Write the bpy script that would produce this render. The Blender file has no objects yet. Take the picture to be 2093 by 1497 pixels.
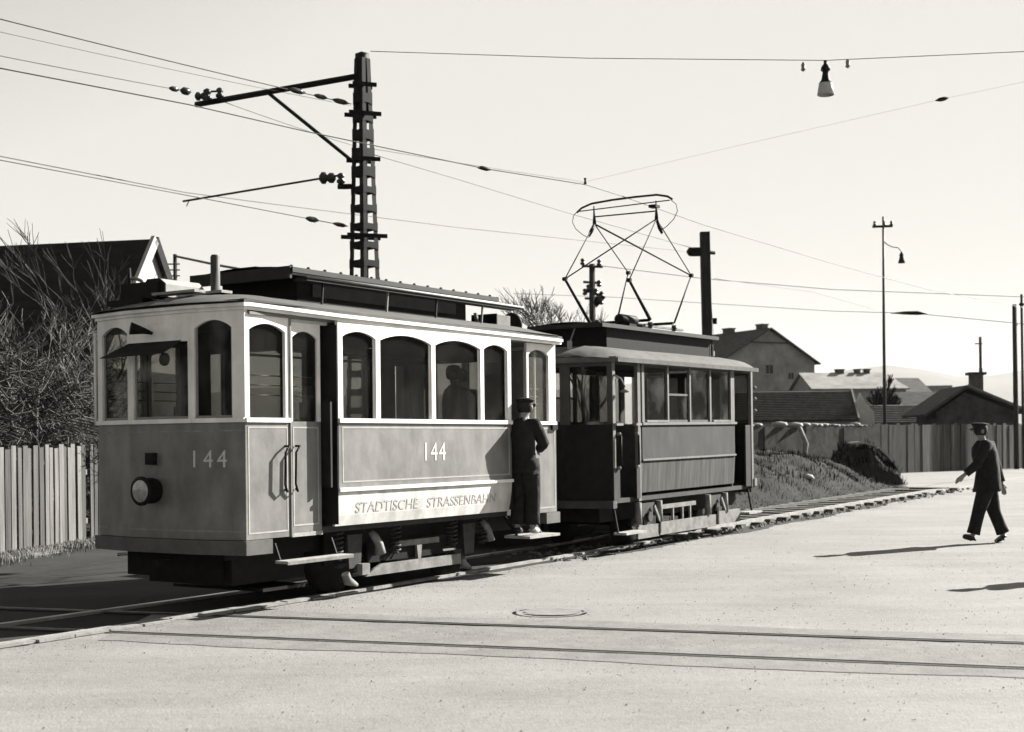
import bpy, bmesh, math, random
from mathutils import Vector, Matrix
random.seed(7)
sc = bpy.context.scene
C = sc.collection
R = math.radians

# ------------------------------------------------------------------ camera
EYE = 1.55
cam_d = bpy.data.cameras.new('camera'); cam = bpy.data.objects.new('camera', cam_d); C.objects.link(cam)
cam.location = (0, 0, EYE); cam.rotation_mode = 'QUATERNION'
fwd = Matrix.Rotation(R(90), 4, 'X') @ Matrix.Rotation(R(-0.6), 4, 'Z')
cam.rotation_quaternion = fwd.to_quaternion()
cam_d.sensor_width = 36; cam_d.sensor_fit = 'HORIZONTAL'; cam_d.lens = 2800 / 2093 * 36
cam_d.shift_x = 0.0; cam_d.shift_y = (903 - 748.5) / 2093
cam_d.clip_end = 20000; cam_d.clip_start = .1
cam_d.dof.use_dof = True; cam_d.dof.focus_distance = 14.5; cam_d.dof.aperture_fstop = 2.8
sc.camera = cam

# ------------------------------------------------------------------ world and sun
SUN_AZ, SUN_EL = 57.0, 28.5
w = bpy.data.worlds.new('World'); sc.world = w; w.use_nodes = True
nt = w.node_tree; nt.nodes.clear()
sky = nt.nodes.new('ShaderNodeTexSky'); sky.sky_type = 'NISHITA'; sky.sun_disc = False
sky.sun_elevation = R(SUN_EL); sky.sun_rotation = R(SUN_AZ)
sky.air_density = 1.2; sky.dust_density = 3.0; sky.ozone_density = 1.0; sky.altitude = 500
bw = nt.nodes.new('ShaderNodeRGBToBW'); nt.links.new(sky.outputs[0], bw.inputs[0])
SKY_STRENGTH = 0.0405 * 1.0
# panchromatic film: one grey value per direction, held just below paper white
mx = nt.nodes.new('ShaderNodeMath'); mx.operation = 'MINIMUM'; mx.inputs[1].default_value = 4.2
pre = nt.nodes.new('ShaderNodeMath'); pre.operation = 'MULTIPLY'; pre.inputs[1].default_value = 1.2
nt.links.new(bw.outputs[0], pre.inputs[0]); nt.links.new(pre.outputs[0], mx.inputs[0])
tint = nt.nodes.new('ShaderNodeVectorMath'); tint.operation = 'SCALE'; tint.inputs[0].default_value = (1.0, .975, .915)
nt.links.new(mx.outputs[0], tint.inputs['Scale'])
bg = nt.nodes.new('ShaderNodeBackground'); bg.inputs[1].default_value = SKY_STRENGTH
nt.links.new(tint.outputs[0], bg.inputs[0])
wo = nt.nodes.new('ShaderNodeOutputWorld'); nt.links.new(bg.outputs[0], wo.inputs[0])
sd = bpy.data.lights.new('sun', 'SUN'); sd.energy = 4.9; sd.angle = R(.5); sd.color = (1, .97, .91)
so = bpy.data.objects.new('sun', sd); C.objects.link(so)
sdir = Vector((math.sin(R(SUN_AZ)) * math.cos(R(SUN_EL)), math.cos(R(SUN_AZ)) * math.cos(R(SUN_EL)), math.sin(R(SUN_EL))))
so.rotation_mode = 'QUATERNION'; so.rotation_quaternion = sdir.to_track_quat('Z', 'Y')
sc.view_settings.view_transform = 'Standard'; sc.view_settings.look = 'None'
sc.view_settings.gamma = 1; sc.view_settings.use_curve_mapping = False
sc.view_settings.exposure = 2.2

# ------------------------------------------------------------------ materials
ALB = .63
def g(v): v *= ALB; return (v, v * .985, v * .955, 1)
_m = {}
def mat(name, v, rough=.7, var=.15, scale=6, metal=0, bump=0, bscale=40, v2=None, streak=None, spec=.15, coord='Object', grime=0):
    if name in _m: return _m[name]
    m = bpy.data.materials.new(name); m.use_nodes = True; n = m.node_tree.nodes; l = m.node_tree.links
    b = n['Principled BSDF']; b.inputs['Roughness'].default_value = rough; b.inputs['Metallic'].default_value = metal
    b.inputs['Specular IOR Level'].default_value = spec
    tc = n.new('ShaderNodeTexCoord'); src = tc.outputs[coord]
    if streak:
        mp = n.new('ShaderNodeMapping'); mp.inputs['Scale'].default_value = streak; l.new(src, mp.inputs[0]); src = mp.outputs[0]
    no = n.new('ShaderNodeTexNoise'); no.inputs['Scale'].default_value = scale; no.inputs['Detail'].default_value = 8
    no.inputs['Roughness'].default_value = .65; l.new(src, no.inputs['Vector'])
    cr = n.new('ShaderNodeValToRGB'); cr.color_ramp.elements[0].position = .32; cr.color_ramp.elements[1].position = .68
    lo, hi = v * (1 - var), (v2 if v2 is not None else v * (1 + var))
    cr.color_ramp.elements[0].color = g(lo); cr.color_ramp.elements[1].color = g(hi)
    l.new(no.outputs['Fac'], cr.inputs[0])
    if grime:
        m2 = n.new('ShaderNodeMapping'); m2.inputs['Scale'].default_value = (4, 4, 1.3); l.new(tc.outputs[coord], m2.inputs[0])
        n3 = n.new('ShaderNodeTexNoise'); n3.inputs['Scale'].default_value = 1.6; n3.inputs['Detail'].default_value = 6; l.new(m2.outputs[0], n3.inputs['Vector'])
        n4 = n.new('ShaderNodeTexNoise'); n4.inputs['Scale'].default_value = 2.2; n4.inputs['Detail'].default_value = 10; n4.inputs['Roughness'].default_value = .75; l.new(tc.outputs[coord], n4.inputs['Vector'])
        a1 = n.new('ShaderNodeMath'); a1.operation = 'ADD'; l.new(n3.outputs['Fac'], a1.inputs[0]); l.new(n4.outputs['Fac'], a1.inputs[1])
        r3 = n.new('ShaderNodeMapRange'); r3.inputs[1].default_value = .8; r3.inputs[2].default_value = 1.25; r3.inputs[3].default_value = 1 - grime; r3.inputs[4].default_value = 1 + grime * .35; l.new(a1.outputs[0], r3.inputs[0])
        vm = n.new('ShaderNodeVectorMath'); vm.operation = 'SCALE'; l.new(cr.outputs[0], vm.inputs[0]); l.new(r3.outputs[0], vm.inputs['Scale']); l.new(vm.outputs[0], b.inputs['Base Color'])
    else: l.new(cr.outputs[0], b.inputs['Base Color'])
    if bump:
        n2 = n.new('ShaderNodeTexNoise'); n2.inputs['Scale'].default_value = bscale; n2.inputs['Detail'].default_value = 6
        l.new(src, n2.inputs['Vector'])
        bp = n.new('ShaderNodeBump'); bp.inputs['Strength'].default_value = bump; bp.inputs['Distance'].default_value = .02
        l.new(n2.outputs['Fac'], bp.inputs['Height']); l.new(bp.outputs[0], b.inputs['Normal'])
    _m[name] = m; return m
def glassmat(name, tintv=.8, haze=.05):
    if name in _m: return _m[name]
    m = bpy.data.materials.new(name); m.use_nodes = True; n = m.node_tree.nodes; l = m.node_tree.links; n.clear()
    out = n.new('ShaderNodeOutputMaterial'); tr = n.new('ShaderNodeBsdfTransparent'); tr.inputs[0].default_value = (tintv, tintv, tintv * .97, 1)
    gl = n.new('ShaderNodeBsdfGlossy'); gl.inputs['Roughness'].default_value = .03
    df = n.new('ShaderNodeBsdfDiffuse'); df.inputs[0].default_value = g(.5)
    fr = n.new('ShaderNodeFresnel'); fr.inputs[0].default_value = 1.5
    ge = n.new('ShaderNodeNewGeometry'); iv = n.new('ShaderNodeMath'); iv.operation = 'SUBTRACT'; iv.inputs[0].default_value = 1; l.new(ge.outputs['Backfacing'], iv.inputs[1])
    ff = n.new('ShaderNodeMath'); ff.operation = 'MULTIPLY'; fh_ = n.new('ShaderNodeMath'); fh_.operation = 'MULTIPLY'; fh_.inputs[1].default_value = .35; l.new(fr.outputs[0], fh_.inputs[0])
    np_ = n.new('ShaderNodeTexNoise'); np_.inputs['Scale'].default_value = 2.6; np_.inputs['Detail'].default_value = 3; rp_ = n.new('ShaderNodeMapRange'); rp_.inputs[1].default_value = .48; rp_.inputs[2].default_value = .66; rp_.inputs[3].default_value = .04; rp_.inputs[4].default_value = .75; l.new(np_.outputs['Fac'], rp_.inputs[0]); l.new(rp_.outputs[0], fh_.inputs[1])
    tg_ = n.new('ShaderNodeTexCoord'); l.new(tg_.outputs['Object'], np_.inputs['Vector'])
    l.new(fh_.outputs[0], ff.inputs[0]); l.new(iv.outputs[0], ff.inputs[1])
    m1 = n.new('ShaderNodeMixShader'); l.new(ff.outputs[0], m1.inputs[0]); l.new(tr.outputs[0], m1.inputs[1]); l.new(gl.outputs[0], m1.inputs[2])
    no = n.new('ShaderNodeTexNoise'); no.inputs['Scale'].default_value = 3; no.inputs['Detail'].default_value = 6
    mu = n.new('ShaderNodeMath'); mu.operation = 'MULTIPLY'; mu.inputs[1].default_value = haze * 2; l.new(no.outputs['Fac'], mu.inputs[0])
    m2 = n.new('ShaderNodeMixShader'); l.new(mu.outputs[0], m2.inputs[0]); l.new(m1.outputs[0], m2.inputs[1]); l.new(df.outputs[0], m2.inputs[2])
    l.new(m2.outputs[0], out.inputs[0]); _m[name] = m; return m

PAINT_LOW = mat('paint_lower', .205, .42, .10, 3.5, bump=.15, bscale=7, spec=.4, grime=.34)
PAINT_HI = mat('paint_cream', 1.0, .5, .08, 3, bump=.1, bscale=9, spec=.3, grime=.2)
PAINT_SKIRT = mat('paint_skirt', .74, .5, .08, 2.5, spec=.3, grime=.35)
PAINT_LINE = mat('paint_lining', .42, .5, .15, 9)
PAINT_NUM = mat('paint_number', .62, .5, .15, 25)
PAINT_TXT = mat('paint_lettering', .34, .6, .35, 22, v2=.72)
ROOFA = mat('roof_canvas_grey', .11, .85, .2, 5)
DARK = mat('dark_paint', .019, .6, .4, 6)
BLACK = mat('black_iron', .014, .6, .4, 8, spec=.06)
IRON = mat('worn_iron', .045, .6, .4, 9)
DUSTY = mat('dusty_iron', .2, .8, .35, 7, bump=.2, bscale=30)
PALEBOARD = mat('pale_dusty_board', .34, .85, .25, 8, bump=.3, bscale=30)
INTER = mat('interior_wood', .05, .6, .3, 7)
INTERF = mat('interior_floor', .05, .8, .3, 7)
BRASS = mat('rail_metal', .45, .35, .1, 8, metal=.7)
B_PANEL = mat('dirty_panel', .033, .7, .3, 4, streak=(1, 1, .35), grime=.4)
B_SKIRT = mat('streaked_skirt', .028, .8, .5, 7, streak=(2.4, 2.4, .08), v2=.095)
B_POST = mat('weathered_post', .17, .7, .2, 7)
B_ROOF = mat('weathered_canvas', .115, .9, .25, 6, bump=.4, bscale=12)
GLASS = glassmat('tram_glass', .58, .015)
GLASS_D = glassmat('dusty_glass', .6, .012)
WOOD_POLE = mat('tarred_pole', .035, .9, .4, 8, streak=(3, 3, .3))
PORC = mat('brown_porcelain', .05, .25, .2, 9)
WIRE = mat('wire_metal', .06, .5, .2, 2)
RAILM = mat('rail_steel', .42, .28, .2, 5, metal=.8)
RAILDUST = mat('dusty_rail', .32, .7, .3, 6, bump=.3)
SKIN = mat('skin', .3, .6, .1, 9); CLOTH = mat('dark_cloth', .020, .9, .4, 9, bump=1.0, bscale=11)
CLOTH2 = mat('dark_uniform', .018, .9, .4, 9, bump=1.0, bscale=11)
SHOE = mat('shoe_leather', .03, .4, .2, 9); SHOEP = mat('dusty_shoe', .4, .6, .2, 9); HAIR = mat('hair', .03, .8, .2, 30)
SHIRT = mat('shirt', .45, .8, .1, 9)
DIRT_SHADE = mat('shaded_dirt_ground', .022, .95, .4, .6, bump=.6, bscale=7, v2=.042)  # dirt, colour darkened to stand in for shade beside and under the tram
BARK = mat('bark_light', .16, .9, .6, 1.8, v2=.30)
BARKD = mat('bark_dark', .05, .9, .4, 3)

# ------------------------------------------------------------------ mesh helpers
def props(o, label=None, cat=None, group=None, kind=None):
    if label: o['label'] = label
    if cat: o['category'] = cat
    if group: o['group'] = group
    if kind: o['kind'] = kind
    return o
def empty(name, loc=(0, 0, 0), rz=0, **k):
    o = bpy.data.objects.new(name, None); C.objects.link(o); o.location = loc; o.rotation_euler = (0, 0, rz); o.empty_display_size = .3
    return props(o, **k)
class MB:
    def __init__(s): s.v = []; s.f = []; s.sm = []
    def add(s, vs, fs, smooth=False):
        b = len(s.v); s.v += [tuple(p) for p in vs]
        for f in fs: s.f.append([b + i for i in f]); s.sm.append(smooth)
        return s
    def box(s, x0, x1, y0, y1, z0, z1):
        x0, x1 = sorted((x0, x1)); y0, y1 = sorted((y0, y1)); z0, z1 = sorted((z0, z1))
        v = [(x, y, z) for z in (z0, z1) for y in (y0, y1) for x in (x0, x1)]
        return s.add(v, [(0, 2, 3, 1), (4, 5, 7, 6), (0, 1, 5, 4), (1, 3, 7, 5), (3, 2, 6, 7), (2, 0, 4, 6)])
    def bar(s, a, b, wd, ht, up=(0, 0, 1)):
        a, b = Vector(a), Vector(b); d = (b - a).normalized(); up = Vector(up)
        if abs(d.dot(up)) > .98: up = Vector((1, 0, 0))
        r = d.cross(up).normalized() * wd / 2; u = r.cross(d).normalized() * ht / 2
        v = [p + i * r + j * u for p in (a, b) for i, j in ((-1, -1), (1, -1), (1, 1), (-1, 1))]
        return s.add(v, [(0, 3, 2, 1), (4, 5, 6, 7), (0, 1, 5, 4), (1, 2, 6, 5), (2, 3, 7, 6), (3, 0, 4, 7)])
    def tube(s, pts, r, n=8, cap=True):
        pts = [Vector(p) for p in pts]; rs = r if isinstance(r, (list, tuple)) else [r] * len(pts)
        b = len(s.v); prev = None
        for i, p in enumerate(pts):
            d = (pts[min(i + 1, len(pts) - 1)] - pts[max(i - 1, 0)]).normalized()
            if prev is None:
                a = Vector((0, 0, 1)) if abs(d.z) < .9 else Vector((1, 0, 0)); prev = d.cross(a).normalized()
            prev = (prev - d * prev.dot(d)).normalized(); q = d.cross(prev)
            for k in range(n):
                t = 2 * math.pi * k / n; s.v.append(tuple(p + (prev * math.cos(t) + q * math.sin(t)) * rs[i]))
        for i in range(len(pts) - 1):
            for k in range(n):
                s.f.append([b + i * n + k, b + i * n + (k + 1) % n, b + (i + 1) * n + (k + 1) % n, b + (i + 1) * n + k]); s.sm.append(True)
        if cap:
            s.f.append([b + k for k in range(n)][::-1]); s.sm.append(False)
            e = b + (len(pts) - 1) * n; s.f.append([e + k for k in range(n)]); s.sm.append(False)
        return s
    def lathe(s, o, prof, n=16, axis='Z'):   # prof: (r, h)
        o = Vector(o); pts = []
        for r, h in prof:
            for k in range(n):
                t = 2 * math.pi * k / n; a, b_ = r * math.cos(t), r * math.sin(t)
                pts.append(o + Vector({'Z': (a, b_, h), 'X': (h, a, b_), 'Y': (b_, h, a)}[axis]))
        m = len(prof); fs = [(i * n + k, i * n + (k + 1) % n, (i + 1) * n + (k + 1) % n, (i + 1) * n + k) for i in range(m - 1) for k in range(n)]
        s.add(pts, fs, True); s.add(pts[:n], [tuple(range(n))[::-1]]); s.add(pts[-n:], [tuple(range(n))]); return s
    def prism(s, poly, vec):                 # poly of 3D points extruded along vec
        vec = Vector(vec); n = len(poly); p = [Vector(q) for q in poly]
        return s.add(p + [q + vec for q in p], [tuple(range(n))[::-1], tuple(range(n, 2 * n))] + [(i, (i + 1) % n, n + (i + 1) % n, n + i) for i in range(n)])
    def build(s, name, m, parent=None, **k):
        me = bpy.data.meshes.new(name); me.from_pydata(s.v, [], s.f); me.validate()
        if len(me.polygons) == len(s.sm): me.polygons.foreach_set('use_smooth', s.sm)
        me.materials.append(m); me.update()
        o = bpy.data.objects.new(name, me); C.objects.link(o)
        if parent: o.parent = parent
        return props(o, **k)
def box(name, m, p, *a, **k): return MB().box(*a).build(name, m, p, **k)
def tube(name, m, p, pts, r, n=8, **k): return MB().tube(pts, r, n).build(name, m, p, **k)
def text(name, body, m, parent, loc, rot, size, sx=1, depth=.002, spacing=1.0, **k):
    cu = bpy.data.curves.new(name, 'FONT'); cu.body = body; cu.size = size; cu.extrude = depth; cu.space_character = spacing; cu.align_x = 'LEFT'
    o = bpy.data.objects.new(name, cu); C.objects.link(o); bpy.context.view_layer.update()
    me = bpy.data.meshes.new_from_object(o.evaluated_get(bpy.context.evaluated_depsgraph_get())); bpy.data.objects.remove(o)
    xs = [v.co.x for v in me.vertices]; wdt = max(xs) - min(xs); x0 = min(xs)
    for v in me.vertices: v.co.x = (v.co.x - x0) * (sx / wdt)
    me.materials.clear(); me.materials.append(m)
    t = bpy.data.objects.new(name, me); C.objects.link(t); t.parent = parent; t.matrix_local = Matrix.Translation(loc) @ rot
    return props(t, **k)
def copy_tree(o, parent=None):
    c = o.copy(); C.objects.link(c)
    if parent: c.parent = parent
    for ch in list(o.children): copy_tree(ch, c)
    return c

# window wall: a plane with (u along, z up); n = outward direction
def arch_wall(O, u, n, L, zs, zc, wins, name, m, parent, th=.05, rise=.07, lbl=None):
    """posts and arched head rail between sill zs and cornice zc; wins = [(u0, u1, spring_z, rise)]"""
    O, u, n = Vector(O), Vector(u).normalized(), Vector(n).normalized()
    mb = MB()
    def P(a, z, d=0): return O + u * a + n * d + Vector((0, 0, z))
    def slab(a0, a1, z0, z1):
        v = [P(a, z, d) for d in (0, -th) for (a, z) in ((a0, z0), (a1, z0), (a1, z1), (a0, z1))]
        mb.add(v, [(0, 1, 2, 3), (7, 6, 5, 4), (0, 4, 5, 1), (1, 5, 6, 2), (2, 6, 7, 3), (3, 7, 4, 0)])
    cur = 0
    for (a0, a1, sp, ri) in wins:
        if a0 > cur: slab(cur, a0, zs, zc)
        N = 10 if ri > 0 else 1
        for i in range(N):
            t0, t1 = i / N, (i + 1) / N; b0, b1 = a0 + (a1 - a0) * t0, a0 + (a1 - a0) * t1
            h0, h1 = sp + ri * math.sin(math.pi * t0) ** .8, sp + ri * math.sin(math.pi * t1) ** .8 if i < N - 1 else sp
            v = [P(b0, h0), P(b1, h1), P(b1, zc), P(b0, zc), P(b0, h0, -th), P(b1, h1, -th), P(b1, zc, -th), P(b0, zc, -th)]
            mb.add(v, [(0, 1, 2, 3), (7, 6, 5, 4), (0, 4, 5, 1)])
        cur = a1
    if cur < L: slab(cur, L, zs, zc)
    o = mb.build(name, m, parent); 
    if lbl: o['label'] = lbl
    return o
def pane(O, u, n, a0, a1, z0, z1, parent, m=None, inset=.035):
    O, u, n = Vector(O), Vector(u).normalized(), Vector(n).normalized()
    v = [O + u * a - n * inset + Vector((0, 0, z)) for a, z in ((a0, z0), (a1, z0), (a1, z1), (a0, z1))]
    return MB().prism(v, -n * .005).build('window_pane', m or GLASS, parent)

# ------------------------------------------------------------------ frame of the tram track
TH = R(32.8); DX, DY = math.sin(TH), math.cos(TH)
OX, OY = -3.2, 12.78
def W(s, y, z=0): return Vector((OX + DX * s - DY * y, OY + DY * s + DX * y, z))
def gz(Y): return .011 * min(max(Y - 14.5, 0), 22.5)
def G(s, y, dz=0):
    p = W(s, y); return Vector((p.x, p.y, gz(p.y) + dz))
def cy(s): return 0 if s < 8 else .015 * (s - 8) if s < 26 else .27 + .05 * (s - 26)

# ------------------------------------------------------------------ ground, road, hills
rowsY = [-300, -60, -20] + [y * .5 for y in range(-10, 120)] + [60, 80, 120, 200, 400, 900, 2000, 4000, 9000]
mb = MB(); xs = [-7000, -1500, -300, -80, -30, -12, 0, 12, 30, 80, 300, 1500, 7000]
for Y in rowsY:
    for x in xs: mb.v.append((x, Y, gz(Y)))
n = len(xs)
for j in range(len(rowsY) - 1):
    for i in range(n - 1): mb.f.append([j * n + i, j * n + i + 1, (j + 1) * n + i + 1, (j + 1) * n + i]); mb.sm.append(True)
mb.build('ground', DIRT_SHADE, kind='structure')

ROAD = mat('dusty_road', .26, .9, .13, .5, bump=.35, bscale=60)
def road_nodes(m):
    n = m.node_tree.nodes; l = m.node_tree.links; b = n['Principled BSDF']
    tc = n.new('ShaderNodeTexCoord')
    cr = [x for x in n if x.type == 'VALTORGB'][0]
    n1 = n.new('ShaderNodeTexNoise'); n1.inputs['Scale'].default_value = 16; n1.inputs['Detail'].default_value = 9; n1.inputs['Roughness'].default_value = .75
    mp = n.new('ShaderNodeMapping'); mp.inputs['Rotation'].default_value = (0, 0, R(18.5)); mp.inputs['Scale'].default_value = (.25, 1.3, 1)
    l.new(tc.outputs['Object'], mp.inputs[0])
    n2 = n.new('ShaderNodeTexNoise'); n2.inputs['Scale'].default_value = 1.4; n2.inputs['Detail'].default_value = 7; n2.inputs['Roughness'].default_value = .6
    l.new(tc.outputs['Object'], n1.inputs['Vector']); l.new(mp.outputs[0], n2.inputs['Vector'])
    r1 = n.new('ShaderNodeMapRange'); r1.inputs[1].default_value = .3; r1.inputs[2].default_value = .7; r1.inputs[3].default_value = .82; r1.inputs[4].default_value = 1.10
    r2 = n.new('ShaderNodeMapRange'); r2.inputs[1].default_value = .35; r2.inputs[2].default_value = .65; r2.inputs[3].default_value = .9; r2.inputs[4].default_value = 1.06
    l.new(n1.outputs[0], r1.inputs[0]); l.new(n2.outputs[0], r2.inputs[0])
    mu = n.new('ShaderNodeMath'); mu.operation = 'MULTIPLY'; l.new(r1.outputs[0], mu.inputs[0]); l.new(r2.outputs[0], mu.inputs[1])
    vm = n.new('ShaderNodeVectorMath'); vm.operation = 'SCALE'; l.new(cr.outputs[0], vm.inputs[0]); l.new(mu.outputs[0], vm.inputs['Scale'])
    l.new(vm.outputs[0], b.inputs['Base Color'])
road_nodes(ROAD)
# left edge of the road as a function of depth
edge = [(-30, -.66), (-3, -.66), (1, -.64), (4, -.64), (7, -.95), (10, -1.0), (14, -.95), (18, -.78), (22, -.6), (25.5, -.42)]
epts = [W(s, y) for s, y in edge] + [Vector((10.3, 35.6, 0)), Vector((10.9, 40, 0)), Vector((12.94, 49.0, 0)), Vector((20.6, 55.5, 0)), Vector((50, 80, 0))]
def xl(Y):
    for a, b in zip(epts[:-1], epts[1:]):
        if a.y <= Y <= b.y: return a.x + (b.x - a.x) * (Y - a.y) / (b.y - a.y)
    return epts[0].x if Y < epts[0].y else epts[-1].x
rY = [-30 + i * 2 for i in range(19)] + [8 + i * .12 for i in range(235)] + [36.3 + i * .5 for i in range(88)]
rY = sorted(set(rY)); mb = MB(); fr = [0, .01, .04, .12, .4, 1]
for i, Y in enumerate(rY):
    x0 = xl(max(Y, epts[0].y + .01)) + (random.uniform(-.05, .05) if 9 < Y < 36 else 0) + (.10 * math.sin(Y * 2.1) * (1 if Y > 16 else .3))
    for f_ in fr: mb.v.append((x0 + (140 - x0) * f_, Y, gz(Y) + .006))
n = len(fr)
for j in range(len(rY) - 1):
    for i in range(n - 1): mb.f.append([j * n + i, j * n + i + 1, (j + 1) * n + i + 1, (j + 1) * n + i]); mb.sm.append(True)
mb.build('road', ROAD, kind='structure')

# repaired strip along the crossing track (edges uneven)
STRIP = mat('patched_road', .215, .9, .16, .9, bump=.35, bscale=50, grime=.18); 
def xrail(k, x): return (11.42 if k == 0 else 10.185) - .333 * x
def strip(y_off0, y_off1, x0, x1, z, m, name, wob=.05):
    mb = MB(); N = 120
    for i in range(N + 1):
        x = x0 + (x1 - x0) * i / N
        for k, off in ((0, y_off0), (1, y_off1)):
            mb.v.append((x, xrail(k, x) + off + random.uniform(-wob, wob) * .5 + wob * math.sin(x * 1.7 + k * 2), z))
    for i in range(N): mb.f.append([2 * i, 2 * i + 1, 2 * i + 3, 2 * i + 2]); mb.sm.append(False)
    return mb.build(name, m, kind='structure')
strip(-.02, -.42, -3.3, 22, .010, STRIP, 'road_strip')
strip(.50, 1.235 + .02, -2.4, 22, .010, STRIP, 'road_strip')
HZ = mat('far_hill', .10, 1, .3, .004)
mb = MB(); N = 90; import math as _m2
def hh(x):
    t = x / 1000
    return 150 + 60 * math.exp(-((t - 1.75) / .55) ** 2) + 35 * math.exp(-((t - .9) / .35) ** 2) + 12 * math.sin(t * 7) + 6 * math.sin(t * 17 + 1)
for i in range(N + 1):
    x = -4000 + i * 100
    for (Y, f_) in ((3000, 0), (3500, .55), (4000, 1), (5200, .6), (6500, 0)): mb.v.append((x, Y, gz(100) - 1 + hh(x) * f_ * (1 + .05 * math.sin(x * .01 + Y))))
for i in range(N):
    for j in range(4): mb.f.append([i * 5 + j, (i + 1) * 5 + j, (i + 1) * 5 + j + 1, i * 5 + j + 1]); mb.sm.append(True)
mb.build('hills', HZ, kind='structure')

# ------------------------------------------------------------------ tracks
tt = empty('tram_track', (0, 0, 0), label='tram track of two steel rails running under both trams to the grassy bank', cat='track')
for off in (-.5, .5):
    mb = MB(); ss = [-14 + i for i in range(22)] + [8 + i * .5 for i in range(60)]
    ring = len(ss)
    for s in ss:
        base = .006
        top = .03 if s < 9 else .03 + min(.07, (s - 9) * .03)
        if s > 24: top = max(.02, top - (s - 24) * .03)
        for y, z in ((-.035, -.02), (-.035, top), (.035, top), (.035, -.02)): mb.v.append(tuple(G(s, cy(s) + off + y, z)))
    for i in range(ring - 1):
        for k in range(3): mb.f.append([i * 4 + k, (i + 1) * 4 + k, (i + 1) * 4 + k + 1, i * 4 + k + 1]); mb.sm.append(False)
    mb.build('rail', RAILDUST if off < 0 else RAILM, tt)
KERB = mat('pale_stone_strip', .26, .85, .25, 5, bump=.4, bscale=20)
for i in range(26):    # stone setts beside the near rail where the tracks cross
    s0 = -7.4 + i * .36
    if 6.2 < i - 12 < 8: continue
    j = random.uniform(-.012, .012)
    a, b, c, d = [G(s, y, z) for s, y, z in ((s0, -.56, .012), (s0 + .34, -.56, .012), (s0 + .34, -.66 + j, .012), (s0, -.66 + j, .012))]
    MB().prism([a, b, c, d], (0, 0, .016 + random.uniform(0, .012))).build('kerb_stone', KERB, tt)
SLP = mat('old_sleeper', .13, .95, .5, 6, bump=.5, bscale=20)
for i in range(27):
    s0 = 9.5 + i * .62; a = random.uniform(-.04, .04)
    if i > 22 and i % 2: continue
    y0, y1 = cy(s0) - .68 + random.uniform(-.06, .06), cy(s0) + .86 + random.uniform(-.08, .08)
    v = [G(s0 + a, y0), G(s0 + .2 + a, y0), G(s0 + .2, y1), G(s0, y1)]
    MB().prism([p + Vector((0, 0, -.02)) for p in v], (0, 0, .07 + random.uniform(0, .015))).build('sleeper', SLP, tt)
BAL = mat('track_ballast', .12, .95, .6, 3, bump=.8, bscale=25)
mb = MB()
for i in range(900):
    s0 = random.uniform(5.8, 26.5); yy = random.triangular(-1.05, 1.0, -.75); 
    p = G(s0, cy(s0) + yy, .008); r = random.uniform(.015, .06); a = random.uniform(0, 3)
    pts = [p + Vector((math.cos(a + k * 1.57) * r * random.uniform(.6, 1.2), math.sin(a + k * 1.57) * r, 0)) for k in range(4)]
    top = p + Vector((0, 0, r * .7)); mb.add(pts + [top], [(0, 1, 4), (1, 2, 4), (2, 3, 4), (3, 0, 4)])
mb.build('ballast', BAL, kind='stuff')
mb = MB()
for i in range(11000):      # coarse dust and crumbs thickest beside the rails
    if random.random() < .45: s0 = random.uniform(-6, 24); p = W(s0, -abs(random.gauss(0, .35)) - .7)
    elif random.random() < .5: x_ = random.uniform(-3, 8); p = Vector((x_, xrail(0, x_) - .6 + random.gauss(0, .75), 0))
    else: p = Vector((random.uniform(-5, 8), random.uniform(7.4, 20), 0))
    if p.x < xl(p.y) + .05 or p.y < 6: continue
    r_ = random.uniform(.002, .005); z_ = gz(p.y) + .009; a = random.uniform(0, 3)
    pts = [Vector((p.x + math.cos(a + k * 2.09) * r_ * 1.6, p.y + math.sin(a + k * 2.09) * r_ * 1.6, z_)) for k in range(3)]
    mb.add(pts + [Vector((p.x, p.y, z_ + r_))], [(0, 1, 3), (1, 2, 3), (2, 0, 3)])
mb.build('road_crumbs', mat('crumbs', .23, .95, .3, 3), kind='stuff')

mb = MB()
for i in range(1500):
    x = random.uniform(-6, 9); Y = random.uniform(7.2, 24)
    if x < xl(Y) + .1: continue
    r_ = random.choice((.003, .004, .005, .007, .010)) ; p = Vector((x, Y, gz(Y) + .010)); a = random.uniform(0, 3)
    pts = [p + Vector((math.cos(a + k * 1.57) * r_, math.sin(a + k * 1.57) * r_ * .8, 0)) for k in range(4)]
    mb.add(pts + [p + Vector((0, 0, r_ * .8))], [(0, 1, 4), (1, 2, 4), (2, 3, 4), (3, 0, 4)])
mb.build('road_grit', mat('grit', .19, .95, .5, 3), kind='stuff')
GROOVE = mat('rail_groove', .035, .9, .3, 6)
ct = empty('crossing_track', (0, 0, 0), label='grooved track sunk in the road and crossing in front of the trams', cat='track')
for k in (0, 1):
    mb = MB(); mr = MB()
    N = 60
    for i in range(N + 1):
        x = -14 + i * 36 / N; y = xrail(k, x)
        wd = .034 if k == 0 else .020
        for d in (-wd, wd): mb.v.append((x, y + d, .0165 if x > -3.4 else .009))
        for d, z in ((.04, .0), (.04, .020), (.075, .020), (.075, .0)): mr.v.append((x, y + d, z))
    for i in range(N):
        mb.f.append([2 * i, 2 * i + 1, 2 * i + 3, 2 * i + 2]); mb.sm.append(False)
        for q in range(3): mr.f.append([i * 4 + q, (i + 1) * 4 + q, (i + 1) * 4 + q + 1, i * 4 + q + 1]); mr.sm.append(False)
    mb.build('groove', GROOVE, ct); mr.build('rail', mat('sunk_rail', .22, .6, .3, 4, metal=.2, v2=.3), ct)
cover = MB(); P0 = Vector((.35, 12.35, .007))
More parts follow.
